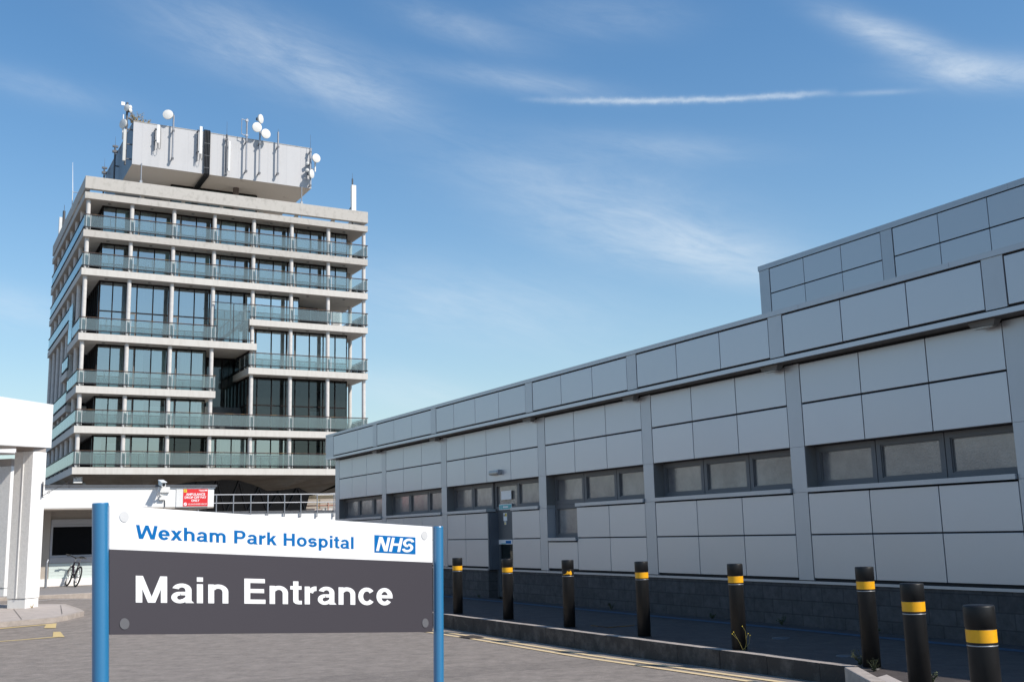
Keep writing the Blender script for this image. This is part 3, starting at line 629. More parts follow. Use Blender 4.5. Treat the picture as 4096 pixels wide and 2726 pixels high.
    if c == 'l': return bar(0.085, 0.29, 0, 1), 0.386
    if c == 't': return bar(0.11, 0.31, 0.17, 0.94) + bar(0.0, 0.43, 0.60, 0.745) + [[(0.11, 0.17), (0.31, 0.17), (0.345, 0.14), (0.30, -0.005), (0.19, 0.02), (0.12, 0.09)], [(0.345, 0.14), (0.44, 0.145), (0.44, -0.005), (0.30, -0.005)]], 0.47
    if c == 'p': return bar(0.08, 0.28, -0.26, XH) + ring(0.435, XH / 2, 0.355, XH / 2 + 0.012), 0.85
    return [], 0.386
def text_mesh(name, s, width, cap, mat, parent, mtx, th=0.0016, shear=0.0, track=0.0):
    polys = []; x = 0.0
    for ch in s:
        p, w = G(ch); polys += [[(a + x, c) for a, c in q] for q in p]; x += w + track
    x0 = min(a for q in polys for a, c in q); x1 = max(a + 0 for q in polys for a, c in q); k = width / (x1 - x0)
    b = MB(); eps = 0
    for q in polys:
        pts = [((a - x0) * k + shear * c * cap, c * cap) for a, c in q]
        area = sum(pts[i][0] * pts[(i + 1) % len(pts)][1] - pts[(i + 1) % len(pts)][0] * pts[i][1] for i in range(len(pts)))
        if area < 0: pts = pts[::-1]
        b.prism(pts, 0.0, th + (eps % 7) * 0.00006); eps += 1
    for i, vv in enumerate(b.v): b.v[i] = tuple(mtx @ Vector(vv))
    return b.build(name, mat, parent)

# ------------------------------------------------------------------ the big entrance sign
P_TL, P_TR, P_BR, P_BL = [Vector(p) + Vector((0, 0, EYE)) for p in ((-2.511, 6.640, 0.224), (-0.655, 8.401, 0.056), (-0.661, 8.395, -0.735), (-2.487, 6.662, -0.551))]
HD = R(43.5); SN = Vector((math.sin(HD), -math.cos(HD), 0)); SX = Vector((math.cos(HD), math.sin(HD), 0))
SG = root('entrance_sign', (-1.58, 7.53, 0), 0, 'big white and dark grey hospital entrance sign between two blue posts, in front of everything', 'sign')
so = Vector(SG.location)
def sgp(u, v, d=0.0):      # point on the board: u across, v up, d towards the viewer
    p = (P_BL * (1 - u) + P_BR * u) * (1 - v) + (P_TL * (1 - u) + P_TR * u) * v
    return p + SN * d - so
def board(name, v0, v1, mat):
    b = MB(); f = [sgp(0, v0), sgp(1, v0), sgp(1, v1), sgp(0, v1)]; k = [p - SN * 0.022 for p in f]
    b.add(f + k, [(0, 1, 2, 3), (7, 6, 5, 4), (0, 4, 5, 1), (1, 5, 6, 2), (2, 6, 7, 3), (3, 7, 4, 0)]); return b.build(name, mat, SG, bevel=0.0015)
board('name_board', 0.656, 1.0, 'sign_white'); board('direction_board', 0.0, 0.655, 'sign_dark')
WD = (P_BR - P_BL).length; HT = (P_TL - P_BL).length
def sign_text(name, s, u0, u1, v0, cap_v, mat, d, shear=0.0, track=0.0):
    # flat letters laid in the board's own (sheared) plane
    polys = MB(); o_ = text_mesh(name, s, u1 - u0, cap_v, mat, SG, Matrix.Identity(4), 0.0016, shear, track); me = o_.data
    for vv in me.vertices:
        vv.co = sgp(u0 + vv.co.x, v0 + vv.co.y, d + vv.co.z)
    me.update(); return o_
sign_text('name_lettering', 'Wexham Park Hospital', 0.0665, 0.7105, 0.7505, 0.1085, 'sign_blue', 0.0005, track=0.015)
sign_text('direction_lettering', 'Main Entrance', 0.0656, 0.8481, 0.2478, 0.2095, 'sign_white', 0.0005, track=0.0)
b = MB(); f = [sgp(u, v, 0.0008) for u, v in ((0.7834, 0.727), (0.9344, 0.727), (0.9344, 0.8887), (0.7835, 0.8887))]; k = [p + SN * 0.001 for p in f]
b.add(k + f, [(0, 1, 2, 3), (0, 4, 5, 1), (1, 5, 6, 2), (2, 6, 7, 3), (3, 7, 4, 0)]); b.build('logo_panel', 'sign_blue', SG)
S0, H0 = 0.235, 0.19
sign_text('logo_lettering', 'NHS', 0.7885, 0.921, 0.7425, 0.131, 'sign_white', 0.0022, shear=0.085, track=-0.06)
S0, H0 = 0.205, 0.165
for u, v, m_, r_ in ((0.0365, 0.9185, 'disc_pale', 0.021), (0.9687, 0.9124, 'disc_pale', 0.021), (0.9706, 0.0844, 'disc_grey', 0.021), (0.0372, 0.0826, 'disc_grey', 0.021)):
    b = MB(); c = sgp(u, v, 0.0); a_ = (sgp(u + 0.01, v) - sgp(u, v)).normalized(); z_ = (sgp(u, v + 0.01) - sgp(u, v)).normalized(); n_ = 28
    rx = 0.0305; ry = 0.0335
    rim = [c + a_ * math.cos(2 * math.pi * q / n_) * rx + z_ * math.sin(2 * math.pi * q / n_) * ry for q in range(n_)]
    b.add(rim + [p + SN * 0.004 for p in rim], [tuple(range(n_, 2 * n_))] + [(q, (q + 1) % n_, n_ + (q + 1) % n_, n_ + q) for q in range(n_)])
    b.build('fixing_disc', m_, SG)
for top, bot, r_ in (((-2.552, 6.601, 0.233), (-2.518, 6.633, -0.823), 0.0485), ((-0.613, 8.440, 0.052), (-0.623, 8.432, -1.109), 0.0395)):
    top = Vector(top) + Vector((0, 0, EYE)); bot = Vector(bot) + Vector((0, 0, EYE)); d = (bot - top).normalized(); k = (top.z + 0.1) / -d.z
    b = MB(); b.tube(top - so, top + d * k - so, r_, 40); b.tube(top - d * 0.006 - so, top - so, r_ * 0.92, 40, r_); b.build('sign_post', 'post_blue', SG)

# ------------------------------------------------------------------ the tower
TA = R(29.17); TC = Vector((-32.934, 79.442, 0))
TW = root('hospital_tower', TC, TA, 'square concrete tower block with glazed balconies on every floor and a white rooftop box', 'building')
TWx, TDp = 23.4, 22.73
def tp(x, y, z=0.0):
    return TC + Vector((math.cos(TA) * x - math.sin(TA) * y, math.sin(TA) * x + math.cos(TA) * y, z))
Zb = dict(S2=7.44, S3=10.53, L4=13.56, R5=15.63, L5=17.63, R6=19.65, S7=22.70, S8=25.76, RF=28.79)   # top of every slab
TH = dict(S2=0.52, S3=0.53, L4=0.54, R5=0.53, L5=0.55, R6=0.51, S7=0.53, S8=0.55, RF=0.52)
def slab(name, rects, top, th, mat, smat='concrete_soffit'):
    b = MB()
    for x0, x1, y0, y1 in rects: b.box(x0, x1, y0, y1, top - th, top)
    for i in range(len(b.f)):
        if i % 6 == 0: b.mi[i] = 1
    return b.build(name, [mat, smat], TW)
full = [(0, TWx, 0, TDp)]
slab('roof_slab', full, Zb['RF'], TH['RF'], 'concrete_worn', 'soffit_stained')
slab('floor_slab', full, Zb['S8'], TH['S8'], 'concrete_worn'); slab('floor_slab', full, Zb['S7'], TH['S7'], 'concrete')
slab('floor_slab', [(13.06, TWx, 0, TDp), (0, 13.06, 7.2, TDp)], Zb['R6'], TH['R6'], 'concrete')
slab('floor_slab', [(0, 13.7, 0, 7.0)], Zb['L5'], TH['L5'], 'concrete')
slab('floor_slab', [(13.05, TWx, 0, TDp), (0, 3, 6.6, 10.4)], Zb['R5'], TH['R5'], 'concrete')
slab('floor_slab', [(0, 10.42, 0, 6.3)], Zb['L4'], TH['L4'], 'concrete'); slab('floor_slab', [(0, 8, 6.3, TDp)], 12.75, 0.5, 'concrete')
slab('floor_slab', full, Zb['S3'], TH['S3'], 'concrete'); slab('floor_slab', full, Zb['S2'], TH['S2'], 'concrete')
# parapet ring with an open slot beneath, carried on short stubs
b = MB(); zt, zb_ = 30.07, 29.08
b.box(-0.02, TWx + 0.02, -0.02, 0.42, zb_, zt); b.box(-0.02, 0.42, 0.42, TDp, zb_, zt); b.box(TWx - 0.4, TWx + 0.02, 0.42, TDp, zb_, zt); b.box(0.42, TWx - 0.4, TDp - 0.42, TDp, zb_, zt)
b.build('parapet', 'concrete_worn', TW)
b = MB()
for x in (4.2, 7.4, 10.5, 13.9, 16.9, 20.2): b.box(x, x + 0.28, 0.35, 0.75, Zb['RF'], zb_ - 0.002)
for y in (4, 8, 12, 16, 20): b.box(0.3, 0.7, y, y + 0.28, Zb['RF'], zb_ - 0.002); b.box(TWx - 0.7, TWx - 0.3, y, y + 0.28, Zb['RF'], zb_ - 0.002)
b.build('parapet_stub', 'concrete_worn', TW)
# columns
cx_ = [0.33 + 3.264 * k for k in range(8)]
def column(x, y, spans, r_=0.165):
    b = MB()
    for z0, z1 in spans: b.lathe([(r_, z0 + 0.002), (r_, z1 - 0.002)], 18, (x, y, 0))
    return b.build('column', 'column', TW)
zS = {k: (Zb[k], Zb[k] - TH[k]) for k in Zb}
top_sp = [(Zb['S8'], zS['RF'][1]), (Zb['S7'], zS['S8'][1])]
low_sp = [(Zb['S2'], zS['S3'][1])]
for i, x in enumerate(cx_):
    if i <= 3: sp_ = top_sp + [(Zb['L5'], zS['S7'][1]), (Zb['L4'], zS['L5'][1]), (Zb['S3'], zS['L4'][1])] + low_sp
    else: sp_ = top_sp + [(Zb['R6'], zS['S7'][1]), (Zb['R5'], zS['R6'][1]), (Zb['S3'], zS['R5'][1])] + low_sp
    column(x, 0.42, sp_)
for k in range(1, 8):
    y = 0.75 + 3.16 * k
    if y < 7: sp_ = top_sp + [(Zb['L5'], zS['S7'][1]), (Zb['L4'], zS['L5'][1]), (Zb['S3'], zS['L4'][1])] + low_sp
    else: sp_ = top_sp + [(Zb['R6'], zS['S7'][1]), (12.75, zS['R6'][1]), (Zb['S3'], 12.25)] + low_sp
    column(0.36, y, sp_, 0.19)
for k in range(1, 4):
    column(TWx - 0.32, 0.42 + 3.1 * k, top_sp + [(Zb['R6'], zS['S7'][1]), (Zb['R5'], zS['R6'][1]), (Zb['S3'], zS['R5'][1])] + low_sp)
# glazed walls
def tower_window(axis, a0, a1, plane, z0, z1, panes, style, transom=None, name='window'):
    """axis 'x': wall along the front; axis 'y': along the left side. panes: fractions."""
    f = MB(); gl = MB(); cu = MB(); fr_ = 0.075
    def put(b, u0, u1, d0, d1, zz0, zz1):
        if axis == 'x': b.box(u0, u1, plane + d0, plane + d1, zz0, zz1)
        else: b.box(plane + d0, plane + d1, u0, u1, zz0, zz1)
    def quad(b, u0, u1, d, zz0, zz1):
        if axis == 'x': b.face([(u0, plane + d, zz0), (u1, plane + d, zz0), (u1, plane + d, zz1), (u0, plane + d, zz1)])
        else: b.face([(plane + d, u1, zz0), (plane + d, u0, zz0), (plane + d, u0, zz1), (plane + d, u1, zz1)])
    put(f, a0, a1, 0, 0.12, z1 - 0.12, z1 - 0.003); put(f, a0, a1, 0, 0.12, z0 + 0.003, z0 + 0.14)
    tot = sum(panes); u = a0
    for k, w in enumerate(panes):
        u1 = u + (a1 - a0) * w / tot
        put(f, u - fr_ / 2 if k else u, u + fr_ / 2, -0.01, 0.13, z0 + 0.14, z1 - 0.12)
        if k == len(panes) - 1: put(f, u1 - fr_ / 2, u1, -0.01, 0.13, z0 + 0.14, z1 - 0.12)
        if transom: put(f, u + fr_ / 2, u1 - fr_ / 2, 0.005, 0.115, transom - 0.045, transom + 0.045)
        quad(gl, u, u1, 0.06, z0 + 0.14, z1 - 0.12)
        if w < 0.85 and style in ('blind', 'pale', 'sky', 'mixed'):       # narrow opening light with its own pale frame
            f.cur = 1
            top_ = (transom - 0.05) if transom else z1 - 0.16; bt = z0 + 0.2
            for q in ((u + 0.05, u + 0.10, bt, top_), (u1 - 0.10, u1 - 0.05, bt, top_), (u + 0.10, u1 - 0.10, top_ - 0.05, top_), (u + 0.10, u1 - 0.10, bt + 0.75, bt + 0.8), (u + 0.10, u1 - 0.10, bt, bt + 0.06)):
                put(f, q[0], q[1], -0.03, 0.02, q[2], q[3])
            f.cur = 0
        rr = random.random(); drop = z0 + 0.15; hi = z1 - 0.12
        def cur(mi, s0=0.0, s1=1.0, lo=drop, hh=None, d=0.28):
            cu.cur = mi; quad(cu, u + (u1 - u) * s0, u + (u1 - u) * s1, d, lo, hi if hh is None else hh)
        if style == 'blind':
            if rr < 0.74: cur(0, 0, 1 if rr < 0.42 else 0.68, drop, hi - random.choice((0.05, 0.1, 0.45, 0.5)))
            elif rr < 0.88: cur(2, 0, 0.55)
        elif style == 'pale': cur(1, 0, 1 if k % 3 != 2 else 0.72, drop + 0.2)
        elif style == 'sky': cur(3, 0, 1.0 if k % 3 != 2 else 0.66, drop, hi - 0.25)
        elif style == 'mixed':
            if rr < 0.3: cur(2, 0.3, 1)
            elif rr < 0.65: cur(2)
            elif rr < 0.8: cur(0, 0, 0.7, drop, hi - 0.3)
        elif style == 'dark':
            if rr < 0.25: cur(2, 0.15, 0.8, drop, drop + (hi - drop) * 0.4)
        u = u1
    w_o = f.build(name, ['mullion', 'mullion_light'], TW)
    gl.build('glass', dict(dark='dark_glass', sky='mirror_glass', pale='pale_glass').get(style, 'win_glass'), w_o)
    if cu.f: cu.build('curtain', ['curtain', 'curtain_pale', 'curtain_grey', 'curtain_sky_tint'], w_o)
    return w_o
def front(xs_, z0, z1, style, transom=None, y=1.5):
    for a, c in zip(xs_, xs_[1:]):
        n = c - a
        panes = (1, 1) if n < 2.6 else (0.72, 1.12, 1.12)
        tower_window('x', a, c, y, z0, z1, panes, style if not isinstance(style, list) else style.pop(0), transom)
fx = [1.5, 3.6, 6.87, 10.12, 13.4, 16.65, 19.9, 22.05]
front(fx, Zb['S8'], zS['RF'][1], 'blind'); front(fx, Zb['S7'], zS['S8'][1], 'blind')
front(fx[:4] + [12.95], Zb['L5'], zS['S7'][1], 'sky', 19.75)
front([13.0, 16.65, 17.7], Zb['R6'], zS['S7'][1], 'pale'); front([13.2, 16.65, 19.9, 22.05], Zb['R5'], zS['R6'][1], 'pale')
front([1.5, 3.6, 6.87, 9.95], Zb['L4'], zS['L5'][1], ['mixed', 'blind', 'mixed']); front([13.4, 16.65, 19.9, 22.05], Zb['S3'], zS['R5'][1], 'dark', 12.75)
front([1.5, 3.6, 6.87, 9.95], Zb['S3'], zS['L4'][1], 'blind'); front(fx, Zb['S2'], zS['S3'][1], ['blind', 'mixed', 'dark', 'mixed', 'mixed', 'dark', 'dark'])
front([9.95, 13.4], Zb['S3'], zS['L5'][1], 'dark', 12.75, 4.9)
tower_window('y', 1.5, 4.9, 13.36, Zb['S3'], zS['R5'][1], (1, 1, 1), 'dark', 12.75); tower_window('y', 0.5, 4.9, 13.2, Zb['R5'], zS['L5'][1], (1, 1, 1, 1), 'dark')
for z0, z1, y0, y1 in ((Zb['S8'], zS['RF'][1], 1.5, 21), (Zb['S7'], zS['S8'][1], 1.5, 21), (Zb['R6'], zS['S7'][1], 7.2, 21), (Zb['L5'], zS['S7'][1], 1.5, 7.2), (12.75, zS['R6'][1], 6.5, 21), (Zb['L4'], zS['L5'][1], 1.5, 6.5),
                       (Zb['S3'], 12.25, 6.4, 21), (Zb['S3'], zS['L4'][1], 1.5, 6.4), (Zb['S2'], zS['S3'][1], 1.5, 21)):
    n = max(2, round((y1 - y0) / 1.08)); tower_window('y', y0, y1, 1.5, z0, z1, (1,) * n, 'dark')
# dark inner core so nobody looks through the floors
b = MB(); b.box(3.3, 12.8, 5.6, 21, 7.0, 28.2); b.box(12.8, 20.6, 5.2, 21, 7.0, 28.2)
for k in ('S8', 'S7', 'S3', 'S2'): b.box(3.3, 20.4, 3.6, 5.1, Zb[k] + 0.01, Zb[k] + 2.2)
b.box(22.0, 22.1, 1.6, 21, 7.5, 19.1); b.box(22.0, 22.1, 1.6, 21, 22.71, 28.2); b.box(17.7, 22.1, 6.5, 21, Zb['R6'], 22.1); b.box(1.5, 22, 21, 21.1, 7.5, 28.2)
b.build('inner_core', 'interior', TW)
b = MB(); b.box(17.66, 17.72, 1.5, 6.4, Zb['R6'] + 0.002, 22.16); b.box(17.72, 22.0, 6.3, 6.45, Zb['R6'] + 0.002, 22.16); b.build('loggia_wall', 'soffit_grey', TW)
for x0, x1 in ((14.6, 15.6), (17.2, 19.2), (13.8, 14.4)):
    b = MB(); b.box(x0, x1, 1.9, 2.2, Zb['R5'] + 0.01, Zb['R5'] + 0.75); o_ = b.build('storage_box', 'red_box', TW)
# balcony railings
def railing(axis, a0, a1, plane, z, posts, mids, rusty=True, hgt_=1.24, glass_from=0.27, sgn=1, joints=None):
    f = MB(); p_ = MB(); gl = MB()
    def put(b, u0, u1, d0, d1, zz0, zz1):
        if axis == 'x': b.box(u0, u1, plane + d0 * sgn, plane + d1 * sgn, zz0, zz1)
        else: b.box(plane + d0 * sgn, plane + d1 * sgn, u0, u1, zz0, zz1)
    put(f, a0, a1, -0.05, 0.05, z + hgt_ - 0.045, z + hgt_); put(f, a0, a1, -0.06, 0.05, z + 0.19, z + 0.25)
    r_ = f.build('balcony_railing', 'rail_dark', TW)
    if rusty:
        b = MB(); put(b, a0, a1, -0.052, 0.052, z + hgt_, z + hgt_ + 0.022); b.build('handrail_cap', 'rust', r_)
    for u in posts: put(p_, u - 0.014, u + 0.014, -0.03, 0.03, z + 0.06, z + hgt_ - 0.045)
    for u in mids: put(p_, u - 0.022, u + 0.022, 0.04, 0.075, z + 0.25, z + hgt_ - 0.07)
    for u in posts[::2]: put(p_, u + 0.05, u + 0.1, 0.0, 0.08, z + 0.003, z + 0.19)
    p_.build('post', 'post_white', r_)
    u = a0; js = joints or []
    pts = [a0] + js + [a1]
    for u0, u1 in zip(pts, pts[1:]): put(gl, u0 + 0.012, u1 - 0.012, -0.006, 0.006, z + glass_from, z + hgt_ - 0.1)
    gl.build('glass', 'rail_glass', r_)
    return r_
def posts_for(x0, x1):
    ps = []; ms = []
    for k, c in enumerate(cx_):
        for q in (c - 0.14, c + 0.17):
            if x0 + 0.02 < q < x1 - 0.02: ps.append(q)
        m_ = c + 1.632
        if x0 < m_ < x1: ms.append(m_)
    return ps, ms
for k, x0, x1 in (('S8', 0, TWx), ('S7', 0, TWx), ('L5', 0, 10.4), ('R6', 13.06, TWx), ('R5', 13.05, TWx), ('L4', 0, 10.42), ('S3', 0, TWx), ('S2', 0, TWx)):
    ps, ms = posts_for(x0, x1); railing('x', x0 - 0.02 if x0 == 0 else x0, x1 + (0.02 if x1 == TWx else 0), 0.05, Zb[k], ps, ms, joints=[c + 0.015 for c in cx_ if x0 + 0.4 < c < x1 - 0.4])
    if x1 == TWx: railing('y', 0.06, TDp, TWx - 0.05, Zb[k], [0.9 + 1.55 * q for q in range(14)], [], False, sgn=-1)
for z, y0, y1 in ((Zb['S8'], 0.06, TDp), (Zb['S7'], 0.06, TDp), (Zb['R6'], 7.2, TDp), (Zb['L5'], 0.06, 4.6), (Zb['L4'], 0.06, 6.3), (12.75, 6.3, TDp), (Zb['S3'], 0.06, TDp), (Zb['S2'], 0.06, TDp), (Zb['R5'], 6.6, 10.4)):
    n = max(2, int((y1 - y0) / 1.05)); railing('y', y0, y1, 0.05, z, [], [], False, joints=[y0 + (y1 - y0) * q / n for q in range(1, n)])
railing('y', 0.06, 4.6, 13.12, Zb['R5'], [1.5, 3.0], [], False); railing('y', 0.06, 2.2, 10.36, Zb['L4'], [], [], False, sgn=-1)
b = MB(); b.box(0.03, 0.07, 4.7, 7.1, Zb['L5'] + 0.2, Zb['R6'] + 1.2); b.build('side_screen', 'rail_glass', TW)
# tall glass screen and stair between the two half levels
b = MB(); b.box(10.0, 13.12, 0.0, 0.1, 20.83, 20.88); b.box(10.2, 13.4, -0.01, 0.1, Zb['L5'] + 0.19, Zb['L5'] + 0.25)
for x in (10.42, 11.72, 12.98): b.box(x, x + 0.05, 0.02, 0.08, Zb['L5'], 20.83)
sc_ = b.build('glass_screen', 'rail_dark', TW)
b = MB()
for x0, x1 in ((10.3, 11.73), (11.76, 12.99)): b.box(x0, x1, 0.04, 0.055, Zb['L5'] + 0.3, 20.78)
b.build('glass', 'rail_glass', sc_)
b = MB()
for k in range(10): b.box(10.75 + 0.235 * k, 11.03 + 0.235 * k, 0.62, 1.45, Zb['L5'] + 0.2 * (k + 1) - 0.05, Zb['L5'] + 0.2 * (k + 1))
b.tube((10.6, 1.46, 17.75), (13.0, 1.46, 19.7), 0.05); stair = b.build('stair', 'galv', TW)
b = MB()
for y in (0.6, 1.46):
    b.tube((10.7, y, 18.75), (13.1, y, 20.75), 0.03)
    for k in range(9): x = 10.8 + 0.28 * k; b.tube((x, y, 17.8 + 0.233 * k), (x, y, 18.85 + 0.233 * k), 0.012, 6)
b.build('handrail', 'galv', stair)
# downlight roses under the slabs are left as small dark discs
b = MB()
for k in ('RF', 'S8', 'S7', 'L5', 'R6', 'R5', 'L4'):
    for x in cx_[:-1]:
        xx = x + 1.6
        if (k in ('L5', 'L4') and xx > 10) or (k in ('R6', 'R5') and xx < 13.2): continue
        b.lathe([(0.13, -0.03), (0.13, 0.0)], 12, (xx if k != 'S8' else xx, 0.85, zS[k][1])); b.lathe([(0.001, -0.03), (0.13, -0.03)], 12, (xx, 0.85, zS[k][1]))
b.build('downlight', 'soffit_grey', TW)
# folded concrete soffit below the lowest floor and the glazed undercroft
zs = Zb['S2'] - TH['S2'] - 0.01
inner = [(2.2, 5.3), (3.6, 5.9), (5.2, 5.3), (6.9, 6.1), (9.3, 6.5), (11.5, 6.72), (13.2, 6.66), (14.8, 6.2), (16.25, 5.5), (17.6, 6.2), (18.6, 6.12), (19.7, 5.39)]
b = MB(); YI = 3.2
outx = [0.05] + [1.7 + 1.63 * k for k in range(13)] + [TWx - 0.05]
import bisect
def inz(x):
    xs_ = [p[0] for p in inner]; j = min(max(bisect.bisect(xs_, x) - 1, 0), len(inner) - 2); (a, za), (c, zc) = inner[j], inner[j + 1]
    return za + (zc - za) * min(1, max(0, (x - a) / (c - a)))
mid = []
for k, x in enumerate(outx):
    xi = 2.2 + (x - 0.05) / (TWx - 0.1) * (19.7 - 2.2) ; fold = 0.55 if k % 2 else 0.0
    mid.append((0.5 * x + 0.5 * xi, 1.55, max(inz(xi) - 0.1, 0.5 * (zs + inz(xi)) + 0.25 - fold)))
inn = [(2.2 + (x - 0.05) / (TWx - 0.1) * 17.5, YI, inz(2.2 + (x - 0.05) / (TWx - 0.1) * 17.5)) for x in outx]
for k in range(len(outx) - 1):
    o0, o1 = (outx[k], 0.05, zs), (outx[k + 1], 0.05, zs)
    for tri in ((o0, mid[k], o1), (o1, mid[k], mid[k + 1]), (mid[k], inn[k], mid[k + 1]), (mid[k + 1], inn[k], inn[k + 1])): b.face(tri[::-1])
for k in range(8):     # the same folds along the two sides
    y0, y1 = 0.05 + k * 2.8, 0.05 + (k + 1) * 2.8
    for xo, xm, xi in ((TWx - 0.05, TWx - 1.9, 19.7), (0.05, 1.2, 2.2)):
        za, zc = (6.1, 5.6) if k % 2 else (5.6, 6.1); ya, yb = YI + (y0 - 0.05) * 0.72, YI + (y1 - 0.05) * 0.72
        b.face([(xo, y0, zs), (xo, y1, zs), (xm, (y0 + y1) / 2 + 0.8, za)]); b.face([(xo, y1, zs), (xi, yb, 5.39), (xm, (y0 + y1) / 2 + 0.8, za)])
        b.face([(xi, yb, 5.39), (xi, ya, 5.39), (xm, (y0 + y1) / 2 + 0.8, za)]); b.face([(xi, ya, 5.39), (xo, y0, zs), (xm, (y0 + y1) / 2 + 0.8, za)])
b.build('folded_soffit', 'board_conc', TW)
b = MB(); b.add([(2.2, YI + 0.05, 6.9), (19.7, YI + 0.05, 6.9), (18.4, YI + 1.0, 0.2), (3.2, YI + 1.0, 0.2), (19.7, 19.4, 6.9), (18.4, 18.6, 0.2), (2.2, 19.4, 6.9), (3.2, 18.6, 0.2)],
                [(0, 3, 2, 1), (1, 2, 5, 4), (4, 5, 7, 6), (6, 7, 3, 0)])
b.build('undercroft_glazing', surf('undercroft_glass', (0.012, 0.014, 0.016), 0.2, spec=0.35), TW)
b = MB()
for x in (4.0, 5.9, 8.0, 9.9, 11.5, 13.3, 15.0, 16.7, 18.3):
    for dx in (-0.85, 0.75): b.tube((x, YI - 0.05, inz(x) - 0.02), (x + dx, YI + 0.30, 4.2), 0.06, 6)
b.build('bracing', 'iron', TW)
# rooftop box
PX0, PX1, PY0, PY1, PZ0, PZ1 = 4.0, 19.53, 4.0, 19.3, 32.92, 36.68
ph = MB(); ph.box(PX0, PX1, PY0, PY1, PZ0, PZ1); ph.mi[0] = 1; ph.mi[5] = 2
PH = ph.build('rooftop_box', ['white_panel', 'soffit_stained', 'side_dark'], TW)
b = MB(); b.box(PX0 - 0.03, PX1 + 0.03, PY0 - 0.03, PY0 + 0.2, PZ1 + 0.002, PZ1 + 0.05); b.box(PX0 - 0.03, PX0 + 0.2, PY0 + 0.2, PY1, PZ1 + 0.002, PZ1 + 0.05); b.box(PX1 - 0.2, PX1 + 0.03, PY0 + 0.2, PY1, PZ1 + 0.002, PZ1 + 0.05)
b.build('roof_edge', 'concrete_worn', PH)
b = MB()
for x in (4.75, 6.6, 8.55, 11.05, 12.9, 15.5, 17.2, 18.5): b.box(x - 0.008, x + 0.008, PY0 - 0.004, PY0 + 0.01, PZ0 + 0.03, PZ1 - 0.03)
for y in (6, 8, 10, 12, 14, 16): b.box(PX0 - 0.004, PX0 + 0.01, y - 0.008, y + 0.008, PZ0 + 0.03, PZ1 - 0.03)
b.build('panel_seam', 'grey_trim', PH)
# core room below the box with its windows
cr = MB(); cr.box(8.0, 15.6, 8.0, 17, Zb['RF'], PZ0 - 0.003); core = cr.build('core_room', 'beige', TW)
f = MB(); gl = MB()
for k in range(7):
    x0 = 8.0 + k * 1.085
    f.box(x0 - 0.05, x0 + 0.05, 7.90, 7.998, 30.0, PZ0 - 0.05); gl.face([(x0 + 0.05, 7.96, 30.0), (x0 + 1.035, 7.96, 30.0), (x0 + 1.035, 7.96, PZ0 - 0.12), (x0 + 0.05, 7.96, PZ0 - 0.12)])
f.box(15.56, 15.66, 7.9, 7.998, 30, PZ0 - 0.05); f.box(8.0, 15.6, 7.9, 7.998, PZ0 - 0.12, PZ0 - 0.01); f.box(8.0, 15.6, 7.9, 7.998, 31.1, 31.17)
wf = f.build('window', 'mullion', core); gl.build('glass', surf('core_glass', (0.05, 0.075, 0.07), 0.1, spec=0.6), core)
b = MB(); b.lathe([(0.26, Zb['RF']), (0.26, PZ0 - 0.002)], 20, (13.4, 6.68, 0)); b.build('column', surf('col_brown', (0.13, 0.10, 0.085), 0.9), TW)
b = MB(); b.box(6.0, 8.0, 8.4, 12, Zb['RF'], 31.2); b.build('stair_housing', 'render_white', TW)
b = MB(); b.box(9.0, 9.32, 7.86, 7.895, 30.23, 30.42); b.build('exit_sign', 'sign_green', TW)

# ---- rooftop equipment: each bolted item is its own thing (placed in the tower's frame)
def on_tower(name, x, y, z, label, cat, group=None, rz=0.0):
    return root(name, tp(x, y, z), TA + rz, label, cat, group)
def mast(x, y, z0, z1, r_, label, whip=0.0, brackets=True, mat='galv', towards=1):
    m_ = on_tower('antenna_mast', x, y, z0, label, 'mast', 'masts on the white rooftop box'); h = z1 - z0
    b = MB(); b.tube((0, 0, 0), (0, 0, h), r_, 14); b.build('pole', mat, m_)
    if brackets:
        for zz in (0.15, min(h - 0.3, PZ1 - z0 - 0.45)):
            b = MB(); b.box(-0.10, 0.10, -0.10, 0.09, zz - 0.07, zz + 0.07); b.box(-0.05, 0.05, 0.09, PY0 - y - 0.004 if towards == 1 else 0.1, zz - 0.04, zz + 0.04); b.build('bracket', 'galv_dark', m_)
    if whip:
        b = MB(); b.tube((0, 0, h), (0, 0, h + whip), 0.016, 6, 0.008); b.build('whip', 'galv_dark', m_)
    return m_
def dish(x, y, z, r_, label, yaw=0.0, tilt=0.0, arm=0.35):
    """drum antenna: shallow curved front, cylindrical shroud, feed boss and clamp; faces -y when yaw = 0"""
    d_ = on_tower('microwave_dish', x, y, z, label, 'dish', 'dishes on the rooftop box', yaw)
    def rot(b):
        for i, v_ in enumerate(b.v):
            p = Vector(v_); p = Matrix.Rotation(R(90) + tilt, 4, 'X') @ p; b.v[i] = tuple(p)
        return b
    b = MB(); b.lathe([(0.001, 0.055), (r_ * 0.5, 0.043), (r_ * 0.85, 0.016), (r_, 0.0)], 32); rot(b).build('reflector', 'dish_white', d_)
    b = MB(); b.lathe([(r_, 0.0), (r_, -r_ * 0.28), (r_ * 0.72, -r_ * 0.5), (r_ * 0.3, -r_ * 0.62), (0.001, -r_ * 0.62)], 32); rot(b).build('shroud', 'dish_back', d_)
    b = MB(); b.box(-0.10, 0.10, -0.12, 0.12, -r_ * 0.62 - 0.22, -r_ * 0.6); rot(b).build('mount', 'galv_dark', d_)
    return d_
